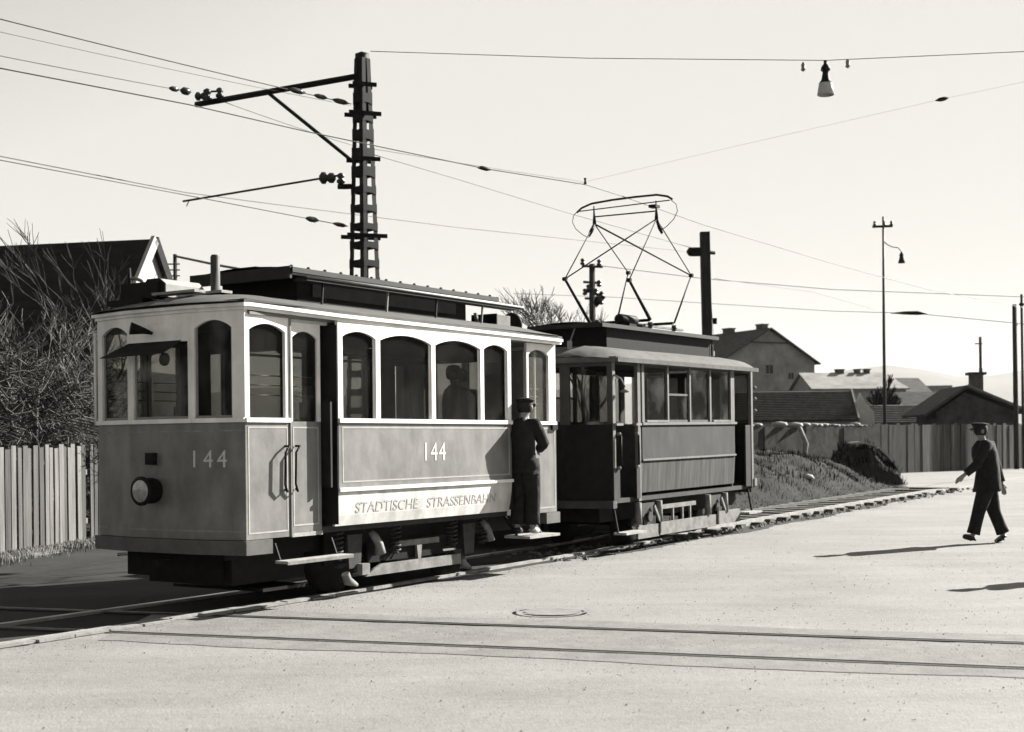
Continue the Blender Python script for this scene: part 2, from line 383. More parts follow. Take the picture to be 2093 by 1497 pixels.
for r0, r1, z in ((.30, .34, .018), (.0, .26, .012)):
    M_ = 28; v = [P0 + Vector((math.cos(2 * math.pi * k / M_) * r, math.sin(2 * math.pi * k / M_) * r, z)) for r in (r0 + .001, r1) for k in range(M_)]
    cover.add(v, [(k, (k + 1) % M_, M_ + (k + 1) % M_, M_ + k) for k in range(M_)])
cover.build('manhole_cover', mat('cast_cover', .225, .8, .3, 8), label='round iron manhole cover set flush in the road before the tram', cat='manhole cover')

# ------------------------------------------------------------------ tram 144 (trailer)
rzA = math.pi / 2 - TH
A = empty('tram_car', W(0, 0, .03), rzA, label='two-tone tram car numbered 144 with a man standing on its rear step', cat='tram')
ZS, ZC, ZB = 1.74, 2.70, .66
yS = 1.07; yP = .97
def wheel(parent, x, y, r=.35):
    mb = MB().lathe((x, y - .04, r), [(.05, -.03), (r * .8, 0), (r * .8, .015), (r, .015), (r, .08), (r + .03, .08), (r + .03, .1), (.05, .1)], 28, 'Y')
    o = mb.build('wheel', BLACK, parent)
    MB().lathe((x, y - .13 if y < 0 else y + .05, r), [(.10, 0), (.10, .09)], 14, 'Y').build('axle_box', IRON, o)
    return o
def coil(parent, x, y, z0, z1, r=.05, m=IRON):
    pts = []; turns = 6
    for i in range(turns * 8 + 1):
        t = i / 8 * 2 * math.pi; pts.append((x + r * math.cos(t), y + r * math.sin(t), z0 + (z1 - z0) * i / (turns * 8)))
    return tube('spring', m, parent, pts, .012, 5)

# floor and inner fittings
box('floor', INTERF, A, .0, 5.36, -.93, .93, .66, .72)
for xx in (1.19, 4.20):
    for y0, y1 in ((-1.0, -.35), (.35, 1.0)):
        box('bulkhead', INTER, A, xx - .02, xx + .02, y0, y1, .72, 1.75)
        box('bulkhead_post', INTER, A, xx - .02, xx + .02, y0 * 1.0, y0 + .08, 1.75, 2.68)
    box('bulkhead_head', INTER, A, xx - .02, xx + .02, -1.0, 1.0, 2.45, 2.68)
for sy in (-1, 1):
    o = box('bench', INTER, A, 1.3, 4.1, sy * .55, sy * 1.0, 1.12, 1.17); box('bench_front', INTER, o, 1.3, 4.1, sy * .60, sy * .63, .72, 1.12)
    box('bench_back', INTER, A, 1.3, 4.1, sy * .985, sy * 1.01, 1.2, 1.72)
    tube('grab_rail', INTER, A, [(1.3, sy * .35, 2.45), (4.1, sy * .35, 2.45)], .015, 6)
MB().lathe((.42, .12, .72), [(.13, 0), (.15, .05), (.15, .8), (.17, .83), (.17, .9), (.05, .95)], 16).build('controller', DARK, A)
tube('brake_column', IRON, A, [(.38, -.35, .72), (.38, -.35, 1.7)], .025)
MB().lathe((.38, -.35, 1.7), [(.17, 0), (.17, .03)], 16).build('brake_wheel', IRON, A)
box('ceiling', mat('ceiling_board', .22, .7, .15, 4), A, .05, 5.3, -.99, .99, 2.69, 2.715)

# platform fronts: facets (front end), straight rear
def platform_end(front):
    def X(x): return x if front else 5.40 - x
    pts = [(X(.0), -yP), (X(-.10), -.42), (X(-.10), .42), (X(0), yP)]
    if not front: pts = [(5.40, yP), (5.47, .42), (5.47, -.42), (5.40, -yP)]
    for i in range(3):
        a = Vector((pts[i][0], pts[i][1], 0)); b = Vector((pts[i + 1][0], pts[i + 1][1], 0)); u = (b - a).normalized(); L = (b - a).length
        n_ = u.cross(Vector((0, 0, 1))); 
        if (n_.x > 0) == front: n_ = -n_
        mb = MB().prism([a + Vector((0, 0, ZB)), b + Vector((0, 0, ZB)), b + Vector((0, 0, ZS - .02)), a + Vector((0, 0, ZS - .02))], -n_ * .04)
        o = mb.build('end_panel', PAINT_LOW, A)
        # painted lining strips and sill ledge
        for z0, z1 in ((ZB + .07, ZB + .082), (ZS - .10, ZS - .088)):
            MB().prism([a + n_ * .0015 + Vector((0, 0, z0)), b + n_ * .0015 + Vector((0, 0, z0)), b + n_ * .0015 + Vector((0, 0, z1)), a + n_ * .0015 + Vector((0, 0, z1))], -n_ * .001).build('painted_line', mat('dull_line', .26, .6, .3, 9), o)
        MB().prism([a + n_ * .022 + Vector((0, 0, ZS - .02)), b + n_ * .022 + Vector((0, 0, ZS - .02)), b + n_ * .022 + Vector((0, 0, ZS + .02)), a + n_ * .022 + Vector((0, 0, ZS + .02))], -n_ * .07).build('sill', PAINT_HI, A)
        if i == 1: w0, w1 = .06, L - .06
        elif i == 0: w0, w1 = .135, L - .02
        else: w0, w1 = .025, L - .08
        arch_wall(a, u, n_, L, ZS + .02, ZC + .028, [(w0, w1, 2.575, .075)], 'window_frame', PAINT_HI, A)
        gm = GLASS
        pane(a, u, n_, w0, w1, ZS + .02, 2.66, A, gm, .03)
        # sash line
        mbs = MB()
        for (q0, q1, z0, z1) in ((w0, w0 + .022, ZS + .02, 2.6), (w1 - .022, w1, ZS + .02, 2.6), (w0 + .022, w1 - .022, ZS + .02, ZS + .045)):
            mbs.prism([a + u * q0 - n_ * .022 + Vector((0, 0, z0)), a + u * q1 - n_ * .022 + Vector((0, 0, z0)), a + u * q1 - n_ * .022 + Vector((0, 0, z1)), a + u * q0 - n_ * .022 + Vector((0, 0, z1))], -n_ * .007)
        mbs.build('window_sash', mat('sash_grey', .3, .6, .2, 8), A)
    # cornice following the facets, two rounded mouldings
    for k, (ou, z0, z1) in enumerate(((.015, ZC + .028, ZC + .058), (.04, ZC + .058, ZC + .088), (.028, ZC + .088, ZC + .12))):
        poly = []
        for (x, y) in pts:
            sx = -1 if front else 1
            poly.append((x + sx * ou, y * (1 + ou / yP if abs(y) > .9 else 1), z0))
        inner = [(X(.25), pts[3][1], z0), (X(.25), pts[0][1], z0)]
        MB().prism(poly + inner, (0, 0, z1 - z0)).build('cornice', PAINT_HI if k != 2 else DARK, A)
    # buffer beam wrapping round the end
    poly = []
    for (x, y) in pts: poly.append((x + (-.03 if front else .03), y * (1.03 if abs(y) > .9 else 1), .525))
    poly = [(X(.30), pts[0][1] * 1.04, .50)] + poly + [(X(.30), pts[3][1] * 1.04, .50)] + [(X(.30), pts[3][1] * .9, .5), (X(.1), pts[3][1] * .88, .5), (X(.1), pts[0][1] * .88, .5), (X(.30), pts[0][1] * .9, .5)]
    MB().prism([(p_[0], p_[1], .525) for p_ in poly], (0, 0, .13)).build('buffer_beam', mat('beam_grey', .12, .7, .25, 5), A)
    cx = -.17 if front else 5.54; d = -1 if front else 1
    box('coupling', BLACK, A, cx - d * .15, cx + (d * .02 if front else .75), -.03, .03, .40, .46)
platform_end(True); platform_end(False)

# sides: platform parts and saloon
for sy in (-1, 1):
    out = (0, sy, 0)
    # front platform corner panel with window
    def panel(x0, x1, y, z0, z1, m=PAINT_LOW, name='side_panel', th=.04):
        return box(name, m, A, x0, x1, sy * y, sy * (y - th), z0, z1)
    def lining(par, x0, x1, y, z0, z1, wd=.014, m=PAINT_LINE):
        mb = MB(); 
        for b in ((x0, x1, z0, z0 + wd), (x0, x1, z1 - wd, z1), (x0, x0 + wd, z0 + wd, z1 - wd), (x1 - wd, x1, z0 + wd, z1 - wd)):
            mb.box(b[0], b[1], sy * (y + .0005), sy * (y + .003), b[2], b[3])
        mb.build('painted_line', m, par)
    for (x0, x1, w0, w1) in ((.002, .585, .058, .535), (4.74, 5.398, .04, .50)):
        p = panel(x0, x1, yP, ZB, ZS - .02); lining(p, x0 + .03, x1 - .03, yP, ZB + .05, ZS - .06)
        box('sill', PAINT_HI, A, x0, x1, sy * (yP - .04), sy * (yP + .02), ZS - .02, ZS + .02)
        arch_wall((x0, sy * yP, 0), (1, 0, 0), out, x1 - x0, ZS + .02, ZC, [(w0, w1, 2.555, .065)], 'window_frame', PAINT_HI, A, th=.035)
        pane((x0, sy * yP, 0), (1, 0, 0), out, w0, w1, ZS + .02, 2.62, A, GLASS if x0 < 1 else glassmat('pale_glass', .75, .09))  # milky tint in the rear panes imitates brightness seen through them
        if x0 > 1: box('mullion', PAINT_HI, A, x0 + (w0 + w1) / 2 - .012, x0 + (w0 + w1) / 2 + .012, sy * (yP - .05), sy * (yP - .07), ZS + .03, 2.6)
        for z in (1.97, 2.06, 2.15):
            tube('guard_bar', BRASS, A, [(x0 + w0, sy * (yP - .07), z), (x0 + w1, sy * (yP - .07), z)], .006, 6)
    # front door leaf
    d = box('door', PAINT_LOW, A, .61, 1.04, sy * (yP - .012), sy * (yP - .045), ZB + .03, ZS - .01)
    lining(d, .64, 1.0, yP - .012, ZB + .09, ZS - .06)
    arch_wall((.61, sy * (yP - .012), 0), (1, 0, 0), out, .43, ZS - .01, 2.66, [(.035, .385, 2.52, .06)], 'door_frame', PAINT_HI, d, th=.03)
    pane((.61, sy * (yP - .012), 0), (1, 0, 0), out, .035, .385, ZS, 2.59, d, GLASS, .02)
    for z in (1.97, 2.06, 2.15): tube('guard_bar', BRASS, d, [(.66, sy * (yP - .06), z), (.97, sy * (yP - .06), z)], .006, 6)
    box('door_post', PAINT_LOW, A, .587, .607, sy * (yP + .012), sy * (yP - .04), ZB, ZC)
    box('threshold', PALEBOARD, A, .61, 1.04, sy * (yP - .04), sy * (yP + .0), ZB - .01, ZB + .028)
    for xx in (.46, .605):    # looped handles
        tube('door_handle', BLACK, A, [(xx + .06, sy * yP, 1.50), (xx + .06, sy * (yP + .055), 1.50), (xx, sy * (yP + .06), 1.44), (xx - .01, sy * (yP + .06), 1.15), (xx + .03, sy * (yP + .05), 1.08), (xx + .06, sy * yP, 1.10)], .011, 8)
    # jamb screen ahead of the saloon corner
    box('jamb_screen', DARK, A, 1.06, 1.085, sy * (yP - .3), sy * (yP + .09), 1.1, 1.92)
    box('header', PAINT_HI, A, .587, 1.17, sy * (yP - .03), sy * (yP - .07), 2.66, 2.70)
    # saloon lower panel, belt moulding, skirt
    p = panel(1.17, 4.24, yS, 1.09, ZS - .02); lining(p, 1.22, 4.19, yS, 1.14, ZS - .06)
    box('sill', PAINT_HI, A, 1.17, 4.24, sy * (yS - .05), sy * (yS + .022), ZS - .02, ZS + .022)
    box('belt_moulding', PAINT_HI, A, 1.165, 4.245, sy * (yS - .03), sy * (yS + .022), 1.055, 1.09)
    prof = [(yS - .005, 1.055), (yS - .012, .95), (yS - .03, .82), (yS - .055, .72)]
    mb = MB()
    for x in (1.165, 4.245):
        for (y, z) in prof: mb.v.append((x, sy * y, z))
        for (y, z) in prof: mb.v.append((x, sy * (y - .03), z))
    for i in range(3):
        mb.f.append([i, i + 1, 8 + i + 1, 8 + i]); mb.f.append([4 + i, 12 + i, 12 + i + 1, 4 + i + 1]); mb.sm += [False, False]
    mb.f.append([3, 7, 15, 11]); mb.sm.append(False); mb.f.append([0, 1, 2, 3, 7, 6, 5, 4]); mb.f.append([8, 9, 10, 11, 15, 14, 13, 12]); mb.sm += [False] * 2
    sk = mb.build('skirt_panel', PAINT_SKIRT, A)
    box('saloon_end', DARK, A, 1.155, 1.163, sy * (yP - .35), sy * (yS - .003), .74, 2.66)
    box('saloon_end', DARK, A, 4.247, 4.255, sy * (yP - .35), sy * (yS - .003), .74, 2.66)
    wins = [(.07, .585, 2.555, .06), (.655, 1.525, 2.55, .07), (1.595, 2.445, 2.55, .07), (2.515, 3.0, 2.555, .06)]
    arch_wall((1.17, sy * yS, 0), (1, 0, 0), out, 3.07, ZS + .022, ZC, wins, 'window_frame', PAINT_HI, A, th=.035)
    for (w0, w1, sp, ri) in wins:
        pane((1.17, sy * yS, 0), (1, 0, 0), out, w0, w1, ZS + .022, 2.63, A, GLASS)
        mbs = MB(); 
        for q in ((w0, w0 + .02, ZS + .022, 2.6), (w1 - .02, w1, ZS + .022, 2.6)):
            mbs.box(1.17 + q[0], 1.17 + q[1], sy * (yS - .02), sy * (yS - .03), q[2], q[3])
        mbs.build('window_sash', PAINT_HI, A)
    # rear door opening: inner jamb and half-open leaf
    box('door', PAINT_LOW, A, 4.70, 4.735, sy * (yP - .45), sy * (yP - .02), ZB + .04, 2.6)
    tube('handrail', BLACK, A, [(4.80, sy * yP, 1.42), (4.80, sy * (yP + .06), 1.42), (4.80, sy * (yP + .06), 1.0), (4.80, sy * yP, 1.0)], .011, 8)
    box('latch_bracket', BLACK, A, 5.27, 5.39, sy * yP, sy * (yP + .035), 1.66, 1.72)
    # cornice mouldings along the side
    for k, (ou, z0, z1, m_) in enumerate(((.012, ZC, ZC + .03, PAINT_HI), (.035, ZC + .03, ZC + .062, PAINT_HI), (.022, ZC + .062, ZC + .095, ROOFA))):
        q_ = [(.0, yP - .06), (.0, yP + ou), (1.17, yS + ou), (5.40, yS + ou - .02), (5.40, yS - .1), (1.17, yS - .1)]
        mbc = MB(); n_c = len(q_); zf = lambda x: .03 * max(0, 1 - x / 1.17)
        for dz in (z0, z1):
            for x_, y_ in q_: mbc.v.append((x_, sy * y_, dz + .001 * k + zf(x_)))
        mbc.f += [list(range(n_c))[::-1], list(range(n_c, 2 * n_c))] + [[i_, (i_ + 1) % n_c, n_c + (i_ + 1) % n_c, n_c + i_] for i_ in range(n_c)]; mbc.sm += [False] * (n_c + 2)
        mbc.build('cornice', m_, A)
    # steps
    st = box('step_board', PALEBOARD, A, .36, 1.30, sy * .98, sy * 1.13, .425, .45)
    for xx in (.42, 1.22): MB().bar((xx, sy * .9, .66), (xx, sy * 1.0, .42), .014, .014).build('step_hanger', BLACK, st)
    MB().bar((.36, sy * 1.131, .43), (1.3, sy * 1.131, .43), .006, .03).build('step_edge', DUSTY, st)
    st = box('step_board', PALEBOARD, A, 4.25, 4.92, sy * .95, sy * 1.30, .405, .435)
    for xx in (4.32, 4.85): MB().bar((xx, sy * .9, .66), (xx, sy * 1.1, .405), .03, .02).build('step_hanger', BLACK, st)
    # running gear
    yg = .80
    box('axle_guard', BLACK, A, 1.45, 4.1, sy * .60, sy * .63, .30, .66)
    for xw in (1.75, 3.78):
        wheel(A, xw, sy * .5 - (.02 if sy > 0 else -.02))
        o = MB().tube([(xw + .22, sy * yg, .62), (xw + .27, sy * (yg + .02), .56), (xw + .34, sy * (yg + .02), .48), (xw + .36, sy * (yg + .02), .38)], [.03, .045, .045, .06], 6).build('brake_hanger', DUSTY, A)
        MB().tube([(xw - .18, sy * yg, .22), (xw - .14, sy * yg, .14), (xw + .0, sy * yg, .09)], [.045, .05, .02], 6).build('brake_shoe', DUSTY, A)
        MB().prism([(xw - .12, sy * (yg - .05), .6), (xw + .12, sy * (yg - .05), .6), (xw + .09, sy * (yg - .05), .26), (xw - .09, sy * (yg - .05), .26)], (0, sy * .03, 0)).build('pedestal', IRON, A)
    for xx in (1.48, 2.42, 3.45, 4.05): coil(A, xx, sy * (yg - .02), .36, .64)
    MB().prism([(1.86, sy * yg, .165), (3.54, sy * yg, .165), (3.54, sy * yg, .275), (2.12, sy * yg, .275), (2.0, sy * yg, .235)], (0, sy * .03, 0)).build('truck_bar', DUSTY, A)
    for xx in (2.33, 2.45, 3.26, 3.38): MB().lathe((xx, sy * yg + (.0 if sy < 0 else .03), .222), [(.026, 0), (.022, -.022 if sy < 0 else .022)], 8, 'Y').build('bolt', BLACK, A)
    box('truck_beam', DUSTY, A, 2.44, 3.2, sy * (yg - .05), sy * (yg - .02), .425, .485)
    MB().prism([(2.78, sy * (yg - .04), .425), (2.87, sy * (yg - .04), .425), (2.85, sy * (yg - .04), .275), (2.80, sy * (yg - .04), .275)], (0, sy * .03, 0)).build('beam_strut', DUSTY, A)
    box('brake_rod', DUSTY, A, 3.18, 3.42, sy * (yg + .03), sy * (yg + .05), .33, .35)
    box('bar_end', DUSTY, A, 1.78, 1.90, sy * (yg - .02), sy * (yg + .05), .19, .30)
    box('life_guard', BLACK, A, 2.0, 3.5, sy * .72, sy * .74, .29, .5)
for xw in (1.75, 3.78): MB().lathe((xw, -.6, .35), [(.05, 0), (.05, 1.2)], 10, 'Y').build('axle', BLACK, A)
box('under_frame', BLACK, A, .15, 5.2, -.55, .55, .45, .655)
box('lifeguard_tray', BLACK, A, .6, 1.2, -.6, .6, .12, .15)
box('lifeguard_gate', BLACK, A, .25, .28, -.42, .86, .26, .53)
box('under_shade_box', BLACK, A, .29, 1.3, -.5, .6, .2, .45)  # added black box filling in the shade beneath the front platform

# roof shell
mb = MB(); xsr = [-.10, .0, .25, .6, 5.0, 5.3, 5.42]
def rzp(y, hx): 
    t = abs(y) / 1.1; return 2.80 + .17 * hx * (1 - t ** 2.2)
ys = [-1.1 + 2.2 * i / 16 for i in range(17)]
for x in xsr:
    hx = {-.10: .05, .0: .35, .25: .8, 5.3: .7, 5.42: .1}.get(x, 1)
    for y in ys:
        lim = 1.0
        xx = x + (.08 * (1 - (abs(y) / 1.1) ** 2) * (-1 if x < 1 else 1) if x in (-.10, .0, 5.42) else 0)
        yy = y * {-.10: .86, .0: .905, .25: .93, .6: .96, 5.3: .985, 5.42: .93}.get(x, .99)
        mb.v.append((xx, yy, rzp(y, hx)))
for i in range(len(xsr) - 1):
    for j in range(16): mb.f.append([i * 17 + j, (i + 1) * 17 + j, (i + 1) * 17 + j + 1, i * 17 + j + 1]); mb.sm.append(True)
mb.build('roof', ROOFA, A)
# clerestory box
ln = box('clerestory', BLACK, A, 1.28, 4.22, -.46, .56, 2.9, 3.22)
mb = MB(); 
for x in (1.02, 1.1, 4.55, 4.66):
    for i in range(9):
        y = -.62 + 1.36 * i / 8; mb.v.append((x, y, 3.235 + .055 * (1 - ((y - .06) / .68) ** 2) - (.01 if x in (1.02, 4.66) else 0)))
for i in range(3):
    for j in range(8): mb.f.append([i * 9 + j, (i + 1) * 9 + j, (i + 1) * 9 + j + 1, i * 9 + j + 1]); mb.sm.append(True)
mb.build('clerestory_roof', BLACK, ln)
box('clerestory_eave', DARK, ln, 1.02, 4.66, -.64, -.60, 3.19, 3.24); box('clerestory_eave', DARK, ln, 1.02, 4.66, .72, .76, 3.19, 3.24)
box('clerestory_end', DARK, ln, 1.0, 1.03, -.62, .74, 3.13, 3.25); box('clerestory_end', DARK, ln, 4.65, 4.68, -.62, .74, 3.19, 3.25)
box('clerestory_window', mat('dark_sash', .06, .5, .3, 5), ln, 1.5, 4.0, -.475, -.465, 3.0, 3.15)
for i in range(15):
    x = 1.1 + i * .25; MB().lathe((x, -.55, 3.245), [(.018, 0), (.018, .022), (.008, .03)], 8).build('roof_bolt', BLACK, ln)
GUT = mat('light_edge', .3, .6, .2, 9)
box('running_board', DARK, A, 1.02, 4.86, -.82, -.66, 3.095, 3.125); 
tube('edge_rail', GUT, A, [(1.02, -.83, 3.13), (4.9, -.83, 3.13)], .011, 6); tube('edge_rail', GUT, A, [(.98, -.67, 3.165), (4.6, -.67, 3.165)], .011, 6)
for x in (1.3, 2.33, 3.2, 4.1): MB().bar((x, -.76, 2.86), (x, -.78, 3.095), .022, .014).build('board_strut', GUT if x in (2.33, 4.1) else DARK, A)
box('vent_box', DARK, A, 1.3, 1.75, .1, .42, 3.28, 3.33)
# roof furniture, front
MB().lathe((.45, -.17, 2.9), [(.075, 0), (.05, .05), (.045, .05), (.045, .41), (.035, .43)], 14).build('roof_pipe', mat('pipe_grey', .07, .6, .3, 9), A)
dm = MB(); prof = [(.24, 2.94), (.24, 3.06), (.30, 3.115), (.46, 3.115), (.52, 3.06), (.52, 2.94)]
dm.prism([(.2, y, z) for y, z in prof], (.5, 0, 0)); o = dm.build('resistor_box', mat('galvanised', .32, .6, .15, 9), A)
MB().prism([(.185, y * 1.0 + (-.01 if y < .3 else .01), z + .006) for y, z in prof], (.013, 0, 0)).build('box_end', BLACK, o)
box('roof_step', BLACK, A, .15, .19, .3, .8, 2.93, 3.09)
for x0, y0, y1 in ((.1, -.25, .32), (.3, -.4, .2)): box('walk_board', PALEBOARD, A, x0, x0 + .14, y0, y1, 2.945, 2.97)
tube('roof_conduit', mat('conduit', .16, .5, .2, 9), A, [(.25, .55, 2.93), (.25, .57, 3.05), (.25, .62, 3.12), (.25, .70, 3.15), (.25, .76, 3.15)], .018, 8)
tube('roof_stub', BLACK, A, [(.25, .78, 2.95), (.25, .80, 3.26)], .02, 8)
box('roof_base', BLACK, A, .1, .5, .45, .95, 2.88, 2.93)
# roof furniture, rear
box('resistor_box', mat('galvanised2', .16, .6, .2, 9), A, 4.82, 5.12, -.5, -.15, 2.93, 3.06); box('box_end', BLACK, A, 4.80, 4.818, -.51, -.14, 2.93, 3.07)
MB().prism([(4.72, -.3, 2.93), (4.76, -.3, 2.93), (4.70, -.3, 3.08), (4.67, -.3, 3.08)], (0, .04, 0)).build('bracket', PALEBOARD, A)
MB().lathe((5.35, -.35, 2.98), [(.13, 0), (.15, .02), (.15, .05), (.13, .07)], 24, 'X').build('route_disc', BLACK, A)
# headlamp, socket, visor, horn
hl = MB().lathe((-.14, .08, 1.10), [(.11, .03), (.12, .0), (.12, -.10), (.135, -.12), (.135, -.14), (.115, -.145)], 24, 'X').build('headlamp', BLACK, A)
MB().lathe((-.262, .08, 1.10), [(.112, -.02), (.08, -.03), (.02, -.035)], 24, 'X').build('headlamp_lens', mat('lamp_lens', .35, .15, .4, 14, spec=.8), hl)
box('lamp_socket', BLACK, A, -.15, -.105, .05, .16, 1.34, 1.45)
box('destination_board', mat('board_white', .42, .6, .1, 4), A, -.06, -.045, -.30, .36, 2.42, 2.66)
v = [(-.115, .40, 2.48), (-.115, -.30, 2.48), (-.30, -.27, 2.36), (-.30, .58, 2.345)]
MB().prism(v, (-.010, 0, -.010)).build('sun_visor', BLACK, A)
box('window_transom', PAINT_HI, A, -.097, -.080, -.36, .36, 2.47, 2.66)
MB().lathe((-.24, -.23, 2.30), [(.05, 0), (.06, -.01), (.06, -.03), (.04, -.035)], 18, 'X').build('driver_mirror', IRON, A)
MB().tube([(-.12, .08, 2.56), (-.20, .10, 2.58), (-.30, .17, 2.60)], [.015, .03, .06], 10).build('horn', BLACK, A)
for k_ in (0, 1): tube('folding_gate', PAINT_HI, A, [(.02 + .05 * k_, 1.03 + .05 * k_, 1.72), (.02 + .05 * k_, 1.03 + .05 * k_, 2.62)], .014, 6)
for k_ in range(9): MB().bar((.02, 1.03, 1.76 + .1 * k_), (.07, 1.08, 1.8 + .1 * k_), .012, .02).build('gate_link', PAINT_HI, A)
# numbers and lettering
RotFront = Matrix(((0, math.sin(.17), -math.cos(.17), 0), (-1, 0, 0, 0), (0, 1, 0, 0), (0, 0, 0, 1)))
# right facet frame: u along the facet towards the near side
a = Vector((-.10, -.42, 0)); b = Vector((0, -yP, 0)); u = (b - a).normalized(); nn = Vector((u.y, -u.x, 0)); nn = nn if nn.x < 0 else -nn
def frame(u, n): 
    m = Matrix.Identity(4); up = Vector((0, 0, 1))
    for i in range(3): m[i][0] = u[i]; m[i][1] = up[i]; m[i][2] = n[i]
    return m
text('number_144', '144', PAINT_NUM, A, a + u * .0 + nn * .002 + Vector((0, 0, 1.315)), frame(u, nn), .225, .36, .0015, 1.35)
text('number_144', '144', PAINT_NUM, A, (2.56, -yS - .002, 1.33), frame(Vector((1, 0, 0)), Vector((0, -1, 0))), .275, .37, .0015, 1.1)
sk_n = Vector((0, -1, 0)); 
def skirt_frame():
    up = Vector((0, .10, 1)).normalized(); n_ = Vector((0, -1, .10)).normalized(); m = Matrix.Identity(4)
    up = Vector((0, -.14, 1)).normalized(); n_ = Vector((0, -1, -.14)).normalized()
    for i in range(3): m[i][0] = (1, 0, 0)[i]; m[i][1] = up[i]; m[i][2] = n_[i]
    return m
text('lettering', 'STADTISCHE', PAINT_TXT, A, (1.44, -1.0445, .838), skirt_frame(), .15, 1.02, .0015, 1.0)
text('lettering', 'STRASSENBAHN', PAINT_TXT, A, (2.62, -1.0445, .838), skirt_frame(), .15, 1.30, .0015, 1.0)

# ------------------------------------------------------------------ motor tram with pantograph
TH2 = R(32.2); rzB = math.pi / 2 - TH2
B = empty('tram_car', W(6.85, 0, .035), rzB, label='dull weathered tram car with a raised pantograph, coupled behind the number 144 car', cat='tram')
gr = math.atan(.009); B.rotation_mode = 'XYZ'; B.rotation_euler = (0, -gr, rzB)
BS = 1.73; BC = 2.58
box('floor', INTERF, B, .02, 4.78, -.93, .93, .68, .74)
def bfac(front):
    pts = [(0, -.97), (-.13, -.32), (-.13, .32), (0, .97)] if front else [(4.80, .97), (4.92, .32), (4.92, -.32), (4.80, -.97)]
    for i in range(3):
        a = Vector((*pts[i], 0)); b = Vector((*pts[i + 1], 0)); u = (b - a).normalized(); L = (b - a).length
        n_ = u.cross(Vector((0, 0, 1))); n_ = -n_ if (n_.x > 0) == front else n_
        MB().prism([a + Vector((0, 0, .70)), b + Vector((0, 0, .70)), b + Vector((0, 0, BS)), a + Vector((0, 0, BS))], -n_ * .04).build('end_panel', BLACK, B)  # near-black colour on the ends stands in for their shade
        arch_wall(a, u, n_, L, BS, BC, [(.07, L - .07, 2.50, 0)], 'window_frame', mat('end_frame', .06, .7, .2, 6), B)
        pane(a, u, n_, .07, L - .07, BS, 2.50, B, GLASS_D)
    d = -1 if front else 1; xb = pts[1][0] + d * .04
    poly = [(x + d * .06, y * 1.03, .62) for x, y in pts] + [(pts[3][0] - d * .1, pts[3][1], .62), (pts[0][0] - d * .1, pts[0][1], .62)]
    MB().prism(poly, (0, 0, .10)).build('buffer_beam', mat('beam_b', .05, .8, .3, 6), B)
    MB().lathe((xb, 0, .60), [(.05, 0), (.05, d * .12), (.13, d * .14), (.13, d * .17)], 16, 'X').build('buffer', IRON, B)
bfac(True); bfac(False)
